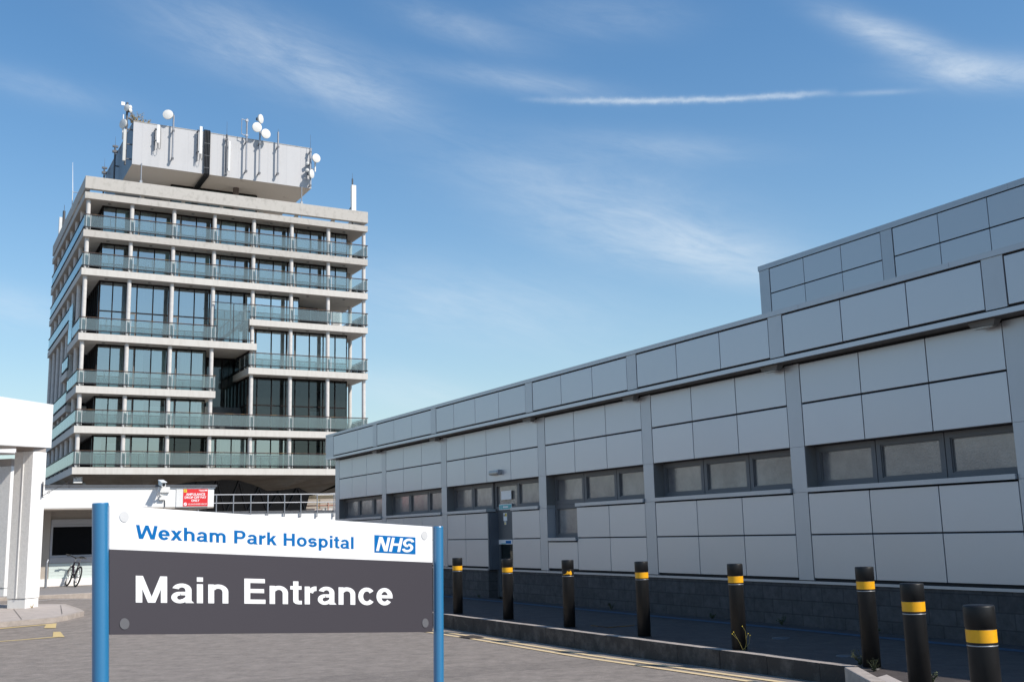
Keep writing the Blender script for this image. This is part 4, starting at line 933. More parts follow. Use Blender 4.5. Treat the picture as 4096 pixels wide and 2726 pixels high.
def panel_antenna(x, y, z0, z1, w, label, parent_pole=True):
    p_ = on_tower('panel_antenna', x, y, z0, label, 'antenna', 'white panel antennas'); h = z1 - z0
    b = MB(); b.box(-w / 2, w / 2, -0.09, 0.04, 0, h); b.build('radome', 'antenna_white', p_, bevel=0.03)
    b = MB(); b.tube((-w / 2 - 0.10, 0.18, -0.6), (-w / 2 - 0.10, 0.18, h - 0.25), 0.045, 10)
    for zz in (0.2, h - 0.4): b.box(-w / 2 - 0.14, 0.0, 0.04, 0.2, zz, zz + 0.08); b.box(-w / 2 - 0.13, -w / 2 - 0.07, 0.2, PY0 - y - 0.003, zz, zz + 0.07)
    b.build('mounting_pole', 'galv_dark', p_)
    b = MB(); b.path([(0.03, -0.02, 0.0), (0.05, 0, -0.3), (0.12, 0.03, -0.52), (0.22, 0.1, -0.45), (0.26, 0.15, 0.1), (0.24, 0.2, h + 0.05)], 0.016, 6); b.path([(-0.04, -0.02, 0.0), (-0.02, 0.02, -0.4), (-0.1, 0.1, -0.6)], 0.016, 6); b.build('cable', 'black_plastic', p_)
    return p_
panel_antenna(5.93, 3.52, 34.89, 36.49, 0.24, 'white panel antenna at the rooftop box front, left of the single dish pole')
panel_antenna(9.47, 3.5, 34.46, 36.95, 0.24, 'tall white panel antenna just left of the black cable run')
mast(7.18, 3.62, 33.62, 37.62, 0.075, 'grey pole carrying one dish, left half of the rooftop box front', 0.34)
dish(6.66, 3.45, 37.56, 0.43, 'lone round dish held left of its pole, above the left half of the rooftop box', R(-22), R(-4))
mast(11.74, 3.68, 32.92, 36.66, 0.085, 'cable wrapped dark pole right of the black cable run, with a tall whip', 1.2, mat='galv_dark')
a_ = on_tower('panel_antenna', 11.98, 3.72, 33.35, 'slim white panel antenna beside the dark cable wrapped pole', 'antenna', 'white panel antennas')
b = MB(); b.box(-0.09, 0.09, -0.1, 0.05, 0, 2.75); b.build('radome', 'antenna_white', a_, bevel=0.03); b = MB(); b.box(-0.03, 0.03, 0.05, 0.278, 0.3, 0.36); b.box(-0.03, 0.03, 0.05, 0.278, 2.3, 2.36); b.build('bracket', 'galv_dark', a_)
m_ = mast(13.45, 3.55, 33.39, 38.38, 0.075, 'grey pole with a rectangular loop antenna on its left side')
b = MB(); b.path([(-0.1, 0, 4.82), (-0.46, 0, 4.88), (-0.46, 0, 3.5), (-0.1, 0, 3.42)], 0.03, 8); b.box(-0.12, 0.1, -0.1, 0.1, 4.7, 4.9); b.box(-0.12, 0.1, -0.1, 0.1, 3.35, 3.5); b.build('loop_antenna', 'galv', m_)
mast(14.62, 3.55, 33.38, 38.55, 0.075, 'grey pole carrying three round dishes, right half of the rooftop box front')
dish(14.62, 3.25, 38.46, 0.40, 'topmost of the three dishes on one pole, turned to the right', R(42), R(4))
dish(14.27, 3.2, 37.61, 0.43, 'middle dish of the three on one pole, left of the pole', R(2), R(4))
dish(15.07, 3.2, 37.14, 0.43, 'lowest dish of the three on one pole, right of the pole', R(8), R(2))
mast(16.29, 3.6, 33.59, 37.62, 0.08, 'plain grey pole right of the three dish pole', 0.3)
mast(19.28, 3.6, 32.9, 36.57, 0.09, 'grey corner pole crowded with dishes at the right end of the rooftop box', 1.3)
dish(19.76, 3.3, 35.62, 0.40, 'upper white dish at the right corner of the rooftop box', R(10), R(2))
dish(19.34, 3.25, 34.06, 0.40, 'lower white dish at the right corner of the rooftop box, turned to the right', R(42), R(4))
dish(18.96, 3.5, 34.42, 0.17, 'small white drum beside the lower corner dish', R(-30)); dish(18.98, 3.5, 35.06, 0.16, 'small pale drum left of the right corner pole, below the upper dish', R(-35))
a_ = on_tower('panel_antenna', 19.79, 3.75, 34.45, 'slim white antenna right of the corner pole, below the upper dish', 'antenna', 'white panel antennas')
b = MB(); b.box(-0.06, 0.06, -0.06, 0.05, 0, 1.5); b.build('radome', 'antenna_white', a_, bevel=0.02); b = MB(); b.box(-0.51, -0.04, -0.05, 0.0, 0.2, 0.26); b.build('bracket', 'galv_dark', a_)
# black cable run over the front face and under the box
c_ = on_tower('cable_run', 10.12, 3.85, 32.9, 'thick bundle of black cables running down the rooftop box front and under it', 'cables')
for k, dx in enumerate((-0.19, -0.065, 0.065, 0.19)):
    b = MB(); b.path([(dx, 1.0, 3.95), (dx, 0.25, 4.02), (dx, -0.02, 3.85), (dx, -0.02, 0.0), (dx - 0.02, 0.1, -0.15), (dx - 0.05, 2.2, -0.2), (dx - 0.06, 3.9, -0.3), (dx - 0.06, 3.95, -2.6)], 0.068, 8); b.build('cable', 'black_plastic', c_)
b = MB()
for z in (0.5, 1.6, 2.7): b.box(-0.27, 0.27, -0.1, -0.085, z, z + 0.04)
b.build('clamp', 'galv_dark', c_)
# thin conduits at the two ends
for x, z0, z1, lab in ((4.75, 31.2, 33.05, 'thin grey conduit hanging at the left end of the rooftop box'), (18.6, 31.2, 33.0, 'thin grey conduit hanging at the right end of the rooftop box')):
    c_ = on_tower('conduit', x, 3.9, 30.08, lab, 'pipe'); b = MB(); b.tube((0, 0, -1.3), (0, 0, z1 - 30.08), 0.05, 10); b.build('pipe', 'galv', c_); b = MB(); b.box(-0.1, 0.1, -0.08, 0.08, 1.15, 1.45); b.build('clip', 'galv', c_)
# cluster at the left corner
lm_ = mast(3.5, 4.4, 32.9, 38.4, 0.09, 'dark corner pole with dishes at the left end of the rooftop box', 0, brackets=False, mat='galv_dark')
q = MB()
for zz in (0.5, 1.8, 3.1): q.box(0.0, 0.498, -0.05, 0.05, zz, zz + 0.1)
q.build('bracket', 'galv_dark', lm_)
dish(3.42, 4.2, 37.86, 0.30, 'white drum high on the left corner pole', R(-55)); dish(3.74, 4.1, 37.93, 0.17, 'small upper drum right of the left corner pole top', R(40)); dish(3.74, 4.1, 37.66, 0.17, 'small lower drum right of the left corner pole top', R(35))
dish(3.15, 4.2, 36.40, 0.42, 'large dish on the left corner pole seen edge on, facing left', R(-62), 0)
a_ = on_tower('panel_antenna', 3.33, 4.0, 33.1, 'long grey panel antenna on the shaded left corner of the rooftop box', 'antenna', 'white panel antennas'); b = MB(); b.box(-0.12, 0.12, -0.1, 0.1, 0, 2.75); b.build('radome', 'dish_back', a_, bevel=0.03); b = MB(); b.box(0.1, 0.2, -0.03, 0.4, 1, 1.08); b.build('bracket', 'galv_dark', a_)
a_ = on_tower('whip_antenna', 3.2, 4.3, 35.05, 'white tube antenna beside the left corner pole', 'antenna'); b = MB(); b.tube((0, 0, 0), (0, 0, 2.2), 0.055, 10); b.build('tube', 'antenna_white', a_); b = MB(); b.tube((0, 0, 0.1), (0.3, 0.1, 0.1), 0.03, 8); b.build('bracket', 'galv_dark', a_)
a_ = on_tower('link_box', 3.15, 4.3, 38.2, 'flat white square antenna at the top of the left corner pole', 'antenna'); b = MB(); b.box(-0.16, 0.14, -0.04, 0.04, -0.14, 0.16); b.build('panel', 'antenna_white', a_); b = MB(); b.tube((0.1, 0.0, 0), (0.35, 0.1, -0.05), 0.03, 8); b.build('bracket', 'galv_dark', a_)
for y, z0, z1, wh, lab in ((11.3, 33.8, 36.98, 0.85, 'nearer whip topped dark pole on the shaded left side of the rooftop box'), (17.6, 33.8, 36.91, 0.9, 'farther whip topped dark pole on the shaded left side of the rooftop box')):
    m_ = mast(3.65, y, z0, z1, 0.08, lab, wh, brackets=False, mat='galv_dark'); b = MB(); b.box(-0.22, 0.22, -0.12, 0.12, 2.5, 2.7); b.box(-0.22, 0.25, -0.1, 0.1, 3.0, 3.15); b.box(-0.05, 0.34, -0.05, 0.05, 1.2, 1.3); b.build('head', 'galv_dark', m_)
# parapet antennas
a_ = on_tower('panel_antenna', 22.34, 0.75, 28.8, 'tall white box antenna rising from the right end of the tower parapet', 'antenna', 'white panel antennas')
b = MB(); b.box(-0.215, 0.215, -0.15, 0.15, 1.1, 3.82); b.build('radome', 'antenna_white', a_, bevel=0.03); b = MB(); b.tube((-0.09, 0, 0), (-0.09, 0, 4.42), 0.07, 10); b.tube((-0.09, 0, 4.42), (-0.09, 0, 4.95), 0.015, 6, 0.008); b.tube((-0.5, 0.3, 1.2), (-0.15, 0.1, 1.85), 0.05, 8); b.build('pole', 'galv_dark', a_)
a_ = on_tower('panel_antenna', 0.6, 22.3, 28.8, 'white box antenna at the far left corner of the tower parapet', 'antenna', 'white panel antennas')
b = MB(); b.box(-0.2, 0.2, 0.2, 0.62, 1.6, 4.2); b.build('radome', 'antenna_white', a_, bevel=0.03); b = MB(); b.tube((0.05, -1.3, 0), (0.05, -1.3, 4.4), 0.13, 10); b.tube((0.05, -1.3, 4.4), (0.05, -1.3, 5.0), 0.02, 6); b.tube((0.05, -1.3, 2.3), (0.0, 0.3, 2.3), 0.05, 8); b.build('pole', 'galv_dark', a_)
a_ = on_tower('whip_antenna', -0.42, 4.6, 28.6, 'long thin white whip standing clear of the tower parapet on the left side', 'antenna'); b = MB(); b.tube((0, 0, 0), (0, 0, 1.5), 0.035, 8); b.tube((0, 0, 1.5), (0.06, 1.6, 4.5), 0.028, 8, 0.012); b.build('rod', 'antenna_white', a_); b = MB(); b.tube((0, 0, 1.45), (0.5, 0, 1.45), 0.03, 8); b.build('arm', 'galv', a_)
# shrub growing on the box roof
sh = on_tower('roof_shrub', 4.5, 5.0, PZ1 + 0.05, 'scrubby yellowing shrub growing on the left corner of the rooftop box', 'shrub')
b = MB(); lf = MB()
for k in range(34):
    a = random.uniform(0, 6.28); L0 = random.uniform(0.8, 1.9); e_ = random.uniform(0.2, 1.2); q0 = Vector((random.uniform(-0.3, 0.6), random.uniform(-0.3, 0.3), 0)); q1 = q0 + Vector((math.cos(a) * math.cos(e_) * 0.8, math.sin(a) * 0.4, math.sin(e_) + 0.1)) * L0 * 0.7
    b.tube(q0, q1, 0.012, 5, 0.005)
    for j in range(34):
        t = random.uniform(0.2, 1.0); c = q0.lerp(q1, t) + Vector((random.gauss(0, 0.06), random.gauss(0, 0.06), random.gauss(0, 0.05))); u_ = Vector((random.gauss(0, 1), random.gauss(0, 1), random.gauss(0, 1))).normalized() * random.uniform(0.04, 0.085); w2 = u_.orthogonal().normalized() * u_.length * 0.6
        lf.face([c - u_, c + w2, c + u_, c - w2])
b.build('twigs', 'twig', sh); lf.build('leaves', 'leaf_autumn', sh)
# air conditioner on the loggia floor
ac = on_tower('air_conditioner', 21.0, 1.25, Zb['R6'], 'white air conditioning unit standing behind the glass on the right end loggia', 'air conditioner')
b = MB(); b.box(-0.42, 0.42, -0.2, 0.25, 0.08, 1.45); b.build('case', 'antenna_white', ac, bevel=0.02)
b = MB()
for k in range(7): b.box(-0.36 + k * 0.09, -0.345 + k * 0.09, -0.215, -0.203, 0.25, 1.35)
for k in range(9): b.box(-0.37, 0.2, -0.222, -0.216, 0.25 + k * 0.135, 0.262 + k * 0.135)
b.build('fan_guard', 'galv_dark', ac); b = MB(); b.box(-0.4, -0.3, -0.2, 0.2, 0, 0.08); b.box(0.3, 0.4, -0.2, 0.2, 0, 0.08); b.build('foot', 'galv_dark', ac)
# caged floodlight under the left corner
fl = on_tower('floodlight', 0.5, 0.62, 6.4, 'white caged floodlight under the left corner of the tower', 'light')
b = MB(); b.box(-0.25, 0.25, 0.05, 0.25, 0.1, 0.47); b.build('lamp_body', 'antenna_white', fl); b = MB()
for k in range(7): x = -0.28 + k * 0.093; b.box(x, x + 0.02, -0.12, -0.10, 0.0, 0.5)
for k in range(6): z = 0.0 + k * 0.1; b.box(-0.28, 0.30, -0.145, -0.122, z, z + 0.02)
for x in (-0.28, 0.28): b.box(x, x + 0.02, -0.1, 0.25, 0.0, 0.02); b.box(x, x + 0.02, -0.1, 0.25, 0.48, 0.5)
b.box(-0.29, 0.31, -0.15, 0.25, -0.1, -0.02); b.build('guard', 'antenna_white', fl); b = MB(); b.tube((0.0, 0.2, 0.47), (0.0, 0.2, 0.6), 0.03); b.build('hanger', 'galv', fl)

# ------------------------------------------------------------------ white ambulance-bay block on the left
AK = Vector((-16.662, 37.345, 0)); AL0 = 3.356           # a point of the parapet plane and its e1 coordinate
def ab(l, d, z): p = AK + E1 * (l - AL0) - E2 * d; return Vector((p.x, p.y, z))
WB = root('ambulance_block', AK, AB, 'low white rendered hospital block with a dark coping and recessed window, behind the bicycle', 'building')
def lx(l): return l - AL0
l0, l1 = -3.0, 9.45
b = MB(); b.box(lx(l0), lx(l1), 0, 9, 3.095, 3.76); b.mi[0] = 0; b.build('parapet', 'render_white', WB)
b = MB(); b.box(lx(l0), lx(l1) + 0.03, -0.035, 9, 3.762, 3.822); b.build('ledge', 'render_white', WB)
b = MB(); b.box(lx(l0), lx(l1) + 0.09, -0.09, 9, 3.824, 3.905); b.build('coping', 'galv_dark', WB)
b = MB(); b.box(lx(l0), lx(l1) - 0.004, 0.01, 8.9, 3.05, 3.092); b.build('soffit', 'beige', WB)
b = MB(); wy = 1.8
b.box(lx(l0), lx(4.017), wy, wy + 0.3, 0.2, 3.05); b.box(lx(4.017), lx(l1) - 1.6, wy + 0.12, wy + 0.4, 0.2, 3.05); b.build('wall', 'beige', WB)
b = MB(); b.box(lx(4.037), lx(7.690), wy + 0.02, wy + 0.118, 2.56, 2.745); b.build('lintel', 'grey_trim', WB)
f = MB(); fz0, fz1 = 1.38, 2.55
for q in ((4.03, 4.108, fz0, fz1), (7.488, 7.59, fz0, fz1), (4.108, 7.488, 2.475, fz1), (4.108, 7.488, fz0, 1.457)): f.box(lx(q[0]), lx(q[1]), wy + 0.03, wy + 0.115, q[2], q[3])
win = f.build('window', 'grey_trim', WB); b = MB(); b.box(lx(4.108), lx(7.488), wy + 0.09, wy + 0.11, 1.46, 2.47); b.build('pane', 'black_glass', win)
b = MB(); b.box(lx(4.027), lx(7.690), wy - 0.03, wy + 0.118, 1.18, 1.375); b.build('sill', 'grey_trim', WB)
b = MB()
for k in range(5): z1 = 1.17 - k * 0.108; b.box(lx(4.027), lx(7.690), wy + 0.0 + 0.004 * (k % 2), wy + 0.118, z1 - 0.104, z1)
b.build('siding', 'sid_green', WB)
b = MB(); b.box(lx(l0), lx(7.690), wy - 0.04, wy + 0.118, 0.2, 0.63); b.build('base_course', 'render_white', WB)
b = MB(); b.box(lx(l0), lx(9), wy + 0.4, 8.5, 0.2, 3.04); b.build('inner_block', 'beige', WB)
# footway and kerb in front of it
fo = MB(); p1, p2 = Vector((-14.34, 32.88, 0)), Vector((-13.164, 33.72, 0)); dk = (p2 - p1).normalized(); nb_ = Vector((-dk.y, dk.x, 0))
a0, a1 = p1 - dk * 9, p1 + dk * 10
fo.face([(p.x, p.y, 0.36) for p in (a0, a1, a1 + nb_ * 14, a0 + nb_ * 14)]); tag(fo.build('footway', 'footway'), kind='structure')
fo = MB(); fo.prism([(p.x, p.y) for p in (a0 - nb_ * 0.13, a1 - nb_ * 0.13, a1 - nb_ * 0.003, a0 - nb_ * 0.003)], 0.0, 0.365); tag(fo.build('kerb', 'kerb_pale', bevel=0.012), kind='structure')
fo = MB(); q0, q1 = ab(l0, wy - 0.62, 0), ab(9, wy - 0.62, 0); q2, q3 = ab(9, wy - 0.05, 0), ab(l0, wy - 0.05, 0)
fo.face([(p.x, p.y, 0.368) for p in (q0, q1, q2, q3)]); tag(fo.build('footway_edging', 'slab_pale'), kind='structure')
strip('road_marking', lerp_row((-14.4, 31.2), (-11.6, 34.6), 8), 0.12, 'white_line')
# ambulance sign on the parapet
rs = root('ambulance_sign', ab(8.76, -0.02, 3.43), AB, 'red ambulance drop off bay sign on the right end of the white parapet', 'sign')
b = MB(); b.box(-0.69, 0.47, -0.012, 0.018, -0.34, 0.315); b.build('backing', 'antenna_white', rs); b = MB(); b.box(-0.445, 0.455, -0.02, -0.0125, -0.315, 0.315); b.build('panel', 'sign_red', rs)
b = MB(); b.box(-0.43, -0.315, -0.024, -0.0205, 0.195, 0.305); b.build('camera_symbol', 'sign_yellow', rs); b = MB(); b.prism([(-0.41, -0.0), (-0.35, 0.03), (-0.335, 0.05), (-0.39, 0.04)], 0, 0.002)
for i, v_ in enumerate(b.v): b.v[i] = (v_[0], -0.0245 - v_[2], 0.225 + v_[1])
b.build('camera_mark', 'black_plastic', rs)
def font_text(parent, name, body, size, mat, loc, rx=R(90), align='CENTER', off=0.0, sx_=1.0):
    cu = bpy.data.curves.new(name, 'FONT'); cu.body = body; cu.size = size; cu.align_x = align; cu.offset = off; cu.extrude = 0.0005; cu.materials.append(M[mat])
    o_ = bpy.data.objects.new(name, cu); COL.objects.link(o_); o_.parent = parent; o_.location = loc; bpy.context.view_layer.update()
    me = bpy.data.meshes.new_from_object(o_.evaluated_get(bpy.context.evaluated_depsgraph_get())); bpy.data.objects.remove(o_)
    w_ = max(v.co.x for v in me.vertices) - min(v.co.x for v in me.vertices); k_ = sx_ / w_; mid_ = 0.5 * (max(v.co.x for v in me.vertices) + min(v.co.x for v in me.vertices))
    for v in me.vertices: v.co.x = (v.co.x - mid_) * k_
    o_ = bpy.data.objects.new(name, me); COL.objects.link(o_); o_.parent = parent; o_.location = loc; o_.rotation_euler = (rx, 0, 0); return o_
for body, z, s_, w_ in (('AMBULANCE', 0.085, 0.115, 0.70), ('DROP OFF BAY', -0.03, 0.115, 0.79), ('ONLY', -0.145, 0.115, 0.30)): font_text(rs, 'lettering', body, s_, 'sign_white', (0.005, -0.0225, z), off=0.004, sx_=w_)
font_text(rs, 'lettering', 'NO UNAUTHORISED VEHICLES', 0.07, 'sign_white', (0.08, -0.0225, -0.26), off=0.001, sx_=0.68); 
b = MB(); b.lathe([(0.001, 0), (0.06, 0)], 20)
for i, v_ in enumerate(b.v): b.v[i] = (v_[0] - 0.36, -0.0225, v_[1] - 0.235)
b.f = [q[::-1] for q in b.f]
b.build('prohibition_disc', 'sign_white', rs); b = MB(); b.add([(-0.40, -0.0235, -0.27), (-0.385, -0.0235, -0.275), (-0.32, -0.0235, -0.20), (-0.335, -0.0235, -0.195)], [(0, 1, 2, 3)]); b.build('prohibition_bar', 'sign_red', rs)
b = MB(); b.box(0.33, 0.43, -0.024, -0.0205, 0.245, 0.285); b.box(0.12, 0.32, -0.024, -0.0205, 0.255, 0.275); b.box(0.17, 0.32, -0.024, -0.0205, 0.22, 0.232); b.build('corner_logo', 'sign_white', rs)
# CCTV camera
cc = root('security_camera', ab(7.5, 0, 3.4), AB, 'white security camera on a bracket above the white parapet wall', 'camera')
b = MB(); b.box(-0.03, 0.32, -0.1, -0.003, 0.22, 0.42); b.build('junction_box', 'antenna_white', cc, bevel=0.01); b = MB(); b.box(-0.05, 0.15, -0.12, -0.003, -0.05, 0.1); b.build('lower_box', 'antenna_white', cc, bevel=0.01)
b = MB(); b.path([(0.05, -0.05, 0.1), (-0.06, -0.22, 0.12), (-0.10, -0.30, 0.25), (-0.12, -0.32, 0.42)], 0.035, 10); b.path([(0.0, -0.06, 0.0), (-0.1, -0.12, 0.05), (-0.16, -0.2, 0.2)], 0.012, 6); b.build('bracket', 'antenna_white', cc)
b = MB(); hs = [(-0.075, -0.62, 0.40), (0.075, -0.62, 0.40), (0.075, -0.62, 0.54), (-0.075, -0.62, 0.54), (-0.085, -0.02, 0.50), (0.085, -0.02, 0.50), (0.085, -0.02, 0.66), (-0.085, -0.02, 0.66)]
b.add(hs, [(0, 1, 2, 3), (7, 6, 5, 4), (0, 4, 5, 1), (1, 5, 6, 2), (2, 6, 7, 3), (3, 7, 4, 0)]); b.build('housing', 'antenna_white', cc, bevel=0.012)
b = MB(); b.add([(-0.1, -0.70, 0.55), (0.1, -0.70, 0.55), (0.1, 0, 0.675), (-0.1, 0, 0.675), (-0.1, -0.70, 0.565), (0.1, -0.70, 0.565), (0.1, 0, 0.69), (-0.1, 0, 0.69)], [(3, 2, 1, 0), (4, 5, 6, 7), (0, 1, 5, 4), (1, 2, 6, 5), (2, 3, 7, 6), (3, 0, 4, 7)]); b.build('sun_shield', 'antenna_white', cc)
b = MB(); b.tube((0, -0.615, 0.47), (0, -0.63, 0.468), 0.05, 16); b.build('lens', 'black_plastic', cc); b = MB(); b.tube((0.16, -0.03, -0.05), (0.17, -0.03, -0.3), 0.014, 6); b.build('cable', 'black_plastic', cc)

# ------------------------------------------------------------------ canopy building at the far left
CN = root('entrance_canopy', (-12.42, 28.55, 0), 0, 'white rendered entrance canopy with square columns at the left edge', 'canopy')
fz = lambda y: 0.0 + 0.052 * y        # the fascia rises slightly towards its far end
b = MB(); x1, x0 = 0.0, -9.0; yn = -14.0
def cb(b, x0, x1, y0, y1, z0, z1):
    b.add([(x0, y0, z0 + fz(y0)), (x1, y0, z0 + fz(y0)), (x1, y1, z0 + fz(y1)), (x0, y1, z0 + fz(y1)), (x0, y0, z1 + fz(y0)), (x1, y0, z1 + fz(y0)), (x1, y1, z1 + fz(y1)), (x0, y1, z1 + fz(y1))],
          [(0, 3, 2, 1), (4, 5, 6, 7), (0, 1, 5, 4), (1, 2, 6, 5), (2, 3, 7, 6), (3, 0, 4, 7)])
cb(b, -0.25, x1, yn, 0, 4.405, 5.57); cb(b, x0, -0.25, -0.25, -0.002, 4.407, 5.568); cb(b, x0, x0 + 0.2, yn, -0.25, 4.407, 5.568); b.build('fascia', 'render_white', CN)
b = MB(); cb(b, x0 + 0.2, -0.25, yn, -0.25, 5.2, 5.4); b.build('roof', 'roof_felt', CN)
b = MB(); yy0 = yn
while yy0 < -0.3:
    cb(b, x0 + 0.2, -0.26, yy0 + 0.006, min(yy0 + 0.22, -0.26), 4.50 + 0.003 * (int((yy0 - yn) / 0.22) % 2), 4.56); yy0 += 0.22
b.build('soffit_boards', 'slab_pale', CN)
def canopy_column(pts, zbot, zpl, ztop, with_cap=True):
    def sub(k, ins=0.0):
        c = Vector((sum(p[0] for p in pts) / len(pts), sum(p[1] for p in pts) / len(pts))); return [tuple((Vector(p) - c) * (1 - ins) + c - Vector((-12.42, 28.55))) for p in pts]
    cm_ = MB(); cm_.prism(sub(0), zpl, ztop)
    for i in range(len(cm_.f)): cm_.mi[i] = 0
    # rough render on the face that looks at the road end
    cm_.mi[2] = 1
    o_ = cm_.build('column', ['render_white', 'render_rough'], CN, bevel=0.012)
    b = MB(); b.prism(sub(0, 0.05), zbot - 0.2, zpl - 0.012); b.build('plinth', 'render_white', o_, bevel=0.008)
    if with_cap: b = MB(); b.prism(sub(0, 0.06), ztop + 0.006, 4.49); b.build('capital', 'slab_pale', o_, bevel=0.006)
    return o_
canopy_column([(-13.077, 27.882), (-12.528, 27.744), (-12.415, 28.285), (-12.97, 28.42)], 0.28, 0.52, 4.262)
# recessed groove down the middle of the rough face
b = MB(); gx, gy = -12.80 + 12.42, 27.811 - 28.55; b.box(gx - 0.011, gx + 0.011, gy - 0.014, gy + 0.02, 0.53, 4.25); b.build('joint_bead', 'render_white', CN)
canopy_column([(-16.15, 33.02), (-15.50, 32.86), (-15.36, 33.5), (-16.0, 33.66)], 0.37, 0.6, 4.262)
b = MB(); cb(b, x0, x0 + 0.2, -0.25, 0.0, 4.2, 4.4); b.build('end_beam', 'render_white', CN)
b = MB(); cb(b, -4.2, -2.6, -0.26, 5.2, 4.405, 5.4); b.build('link_roof', 'render_white', CN)
# scrolled iron hanging-basket bracket on the column
ir = root('iron_bracket', (-12.41, 28.11, 3.10), 0, 'black scrolled iron basket bracket on the white canopy column', 'bracket')
b = MB(); b.box(0.0, 0.018, -0.02, 0.02, -0.02, 0.38); b.build('back_bar', 'iron', ir)
b = MB(); b.path([(0.015, 0.0, 0.30), (0.03, 0.28, 0.31)], 0.005, 6); b.path([(0.015, 0.0, 0.02), (0.20, 0.35, 0.22), (0.36, 0.62, 0.36), (0.40, 0.68, 0.40), (0.40, 0.70, 0.36), (0.37, 0.66, 0.33)], 0.006, 6); b.torus((0.10, 0.17, 0.11), 0.035, 0.005, (0.8, -0.5, 0), 16, 6); b.torus((0.41, 0.7, 0.37), 0.04, 0.005, (0.8, -0.5, 0), 16, 6); b.torus((0.41, 0.7, 0.28), 0.028, 0.005, (0.8, -0.5, 0), 16, 6); b.build('scroll', 'iron', ir)

# traffic island under the column
ti = MB(); isl = [(-14.5, 20.5), (-11.9, 24.1), (-11.601, 24.489), (-11.366, 24.698), (-10.837, 25.118), (-10.679, 25.267), (-10.60, 25.73), (-10.591, 26.663), (-11.053, 27.484), (-11.6, 28.3), (-11.99, 28.878), (-13.2, 29.1), (-17, 30), (-22, 30), (-22, 20.5)]
cI = Vector((-14, 26.5, 0))
top_ = [(x, y, hgt(x, y) + 0.11) for x, y in isl]; inn_ = [tuple(Vector(p).lerp(Vector((cI.x, cI.y, p[2])), 0.045)) for p in top_]; bot_ = [(x, y, hgt(x, y) - 0.1) for x, y in isl]
n_ = len(isl)
cen = (cI.x, cI.y, hgt(cI.x, cI.y) + 0.113)
for k in range(n_): ti.face([inn_[k], inn_[(k + 1) % n_], cen])
tag(ti.build('traffic_island', 'slab_pale'), kind='structure')
tk = MB(); tk.add(top_ + bot_ + inn_, [(k, n_ + k, n_ + (k + 1) % n_, (k + 1) % n_) for k in range(n_)] + [(2 * n_ + k, k, (k + 1) % n_, 2 * n_ + (k + 1) % n_) for k in range(n_)]); 
tag(tk.build('kerb', 'kerb_pale'), kind='structure')
jn = MB()
for (xa, ya), (xb, yb) in (((-12.75, 27.6), (-11.3, 24.9)), ((-11.9, 28.4), (-10.85, 26.0)), ((-13.6, 27.4), (-12.2, 23.9))):
    d = Vector((xb - xa, yb - ya)).normalized(); nn_ = Vector((-d.y, d.x)) * 0.005; pa, pb = Vector((xa, ya)), Vector((xb, yb)); z = lambda p: hgt(p.x, p.y) + 0.122
    for k in range(4): u0, u1 = pa.lerp(pb, k / 4), pa.lerp(pb, (k + 1) / 4); jn.face([(*(u0 - nn_), z(u0)), (*(u1 - nn_), z(u1)), (*(u1 + nn_), z(u1)), (*(u0 + nn_), z(u0))])
tag(jn.build('pavement_joint', 'kerb_dark'), kind='structure')
# yellow box markings by the island
drape('road_marking', (lerp_row((-14.0, 22.3), (-10.72, 24.87), 6), lerp_row((-13.86, 22.1), (-10.66, 24.72), 6)), 'yellow_faded', 0.008)
drape('road_marking', ([(-10.73, 24.88), (-10.55, 25.0)], [(-10.42, 24.05), (-10.13, 23.98)]), 'yellow_faded', 0.0085)
drape('road_marking', ([(-9.877, 23.266), (-9.71, 23.231)], [(-9.50, 22.36), (-9.207, 22.242)]), 'yellow_faded', 0.0085)
drape('road_marking', (lerp_row((-13.2, 19.8), (-9.43, 22.39), 6), lerp_row((-13.1, 19.68), (-9.36, 22.29), 6)), 'yellow_faded', 0.008)

# ------------------------------------------------------------------ bicycle leaning at the wall
BK = root('bicycle', (-15.60, 38.36, 0.362), 0, 'dark mountain bicycle parked against the pale siding below the black window', 'bicycle')
hd = Vector((-0.60, 0.80, 0)).normalized(); sd = Vector((hd.y, -hd.x, 0))
lean = R(13); upv = (Vector((0, 0, 1)) * math.cos(lean) + sd * math.sin(lean)); axl = (sd * math.cos(lean) - Vector((0, 0, 1)) * math.sin(lean))
SCB = 1.07
def bp(f_, u_, s_=0.0): return hd * f_ * SCB + upv * u_ * SCB + axl * s_ * SCB
def wheel(f_, extra=None, steer=0):
    ax = axl
    b = MB(); c = bp(f_, 0.34); b.torus(c, 0.315 * SCB, 0.027 * SCB, ax, 32, 8); w_o = b.build('wheel', 'tyre', BK)
    b = MB(); b.torus(c, 0.283 * SCB, 0.012 * SCB, ax, 32, 6); b.build('rim', 'chrome', w_o)
    b = MB(); a1 = upv; a2 = hd
    for k in range(16):
        t = 2 * math.pi * k / 16; b.tube(c + ax * (0.025 if k % 2 else -0.025), c + (a1 * math.cos(t) + a2 * math.sin(t)) * 0.28 * SCB, 0.0022, 4)
    b.tube(c - ax * 0.06, c + ax * 0.06, 0.02, 10); b.build('spokes', 'chrome', w_o)
wheel(0.0); wheel(1.06)
b = MB()
bb, st, ht, hb, ra = bp(0.44, 0.30), bp(0.28, 0.78), bp(0.86, 0.80), bp(0.90, 0.66), bp(0, 0.34)
for p, q, r_ in ((bb, st, 0.023), (st, ht, 0.023), (bb, hb, 0.028), (ht, hb, 0.03)): b.tube(p, q, r_, 10)
for s_ in (-0.055, 0.055): b.tube(bb + axl * s_ * 0.5, ra + axl * s_, 0.010, 8); b.tube(st + axl * s_ * 0.3, ra + axl * s_, 0.009, 8)
b.build('frame', 'bike_frame', BK)
b = MB()
for s_ in (-0.06, 0.06): b.tube(bp(1.06, 0.34, s_), bp(0.935, 0.68, s_), 0.016, 8)
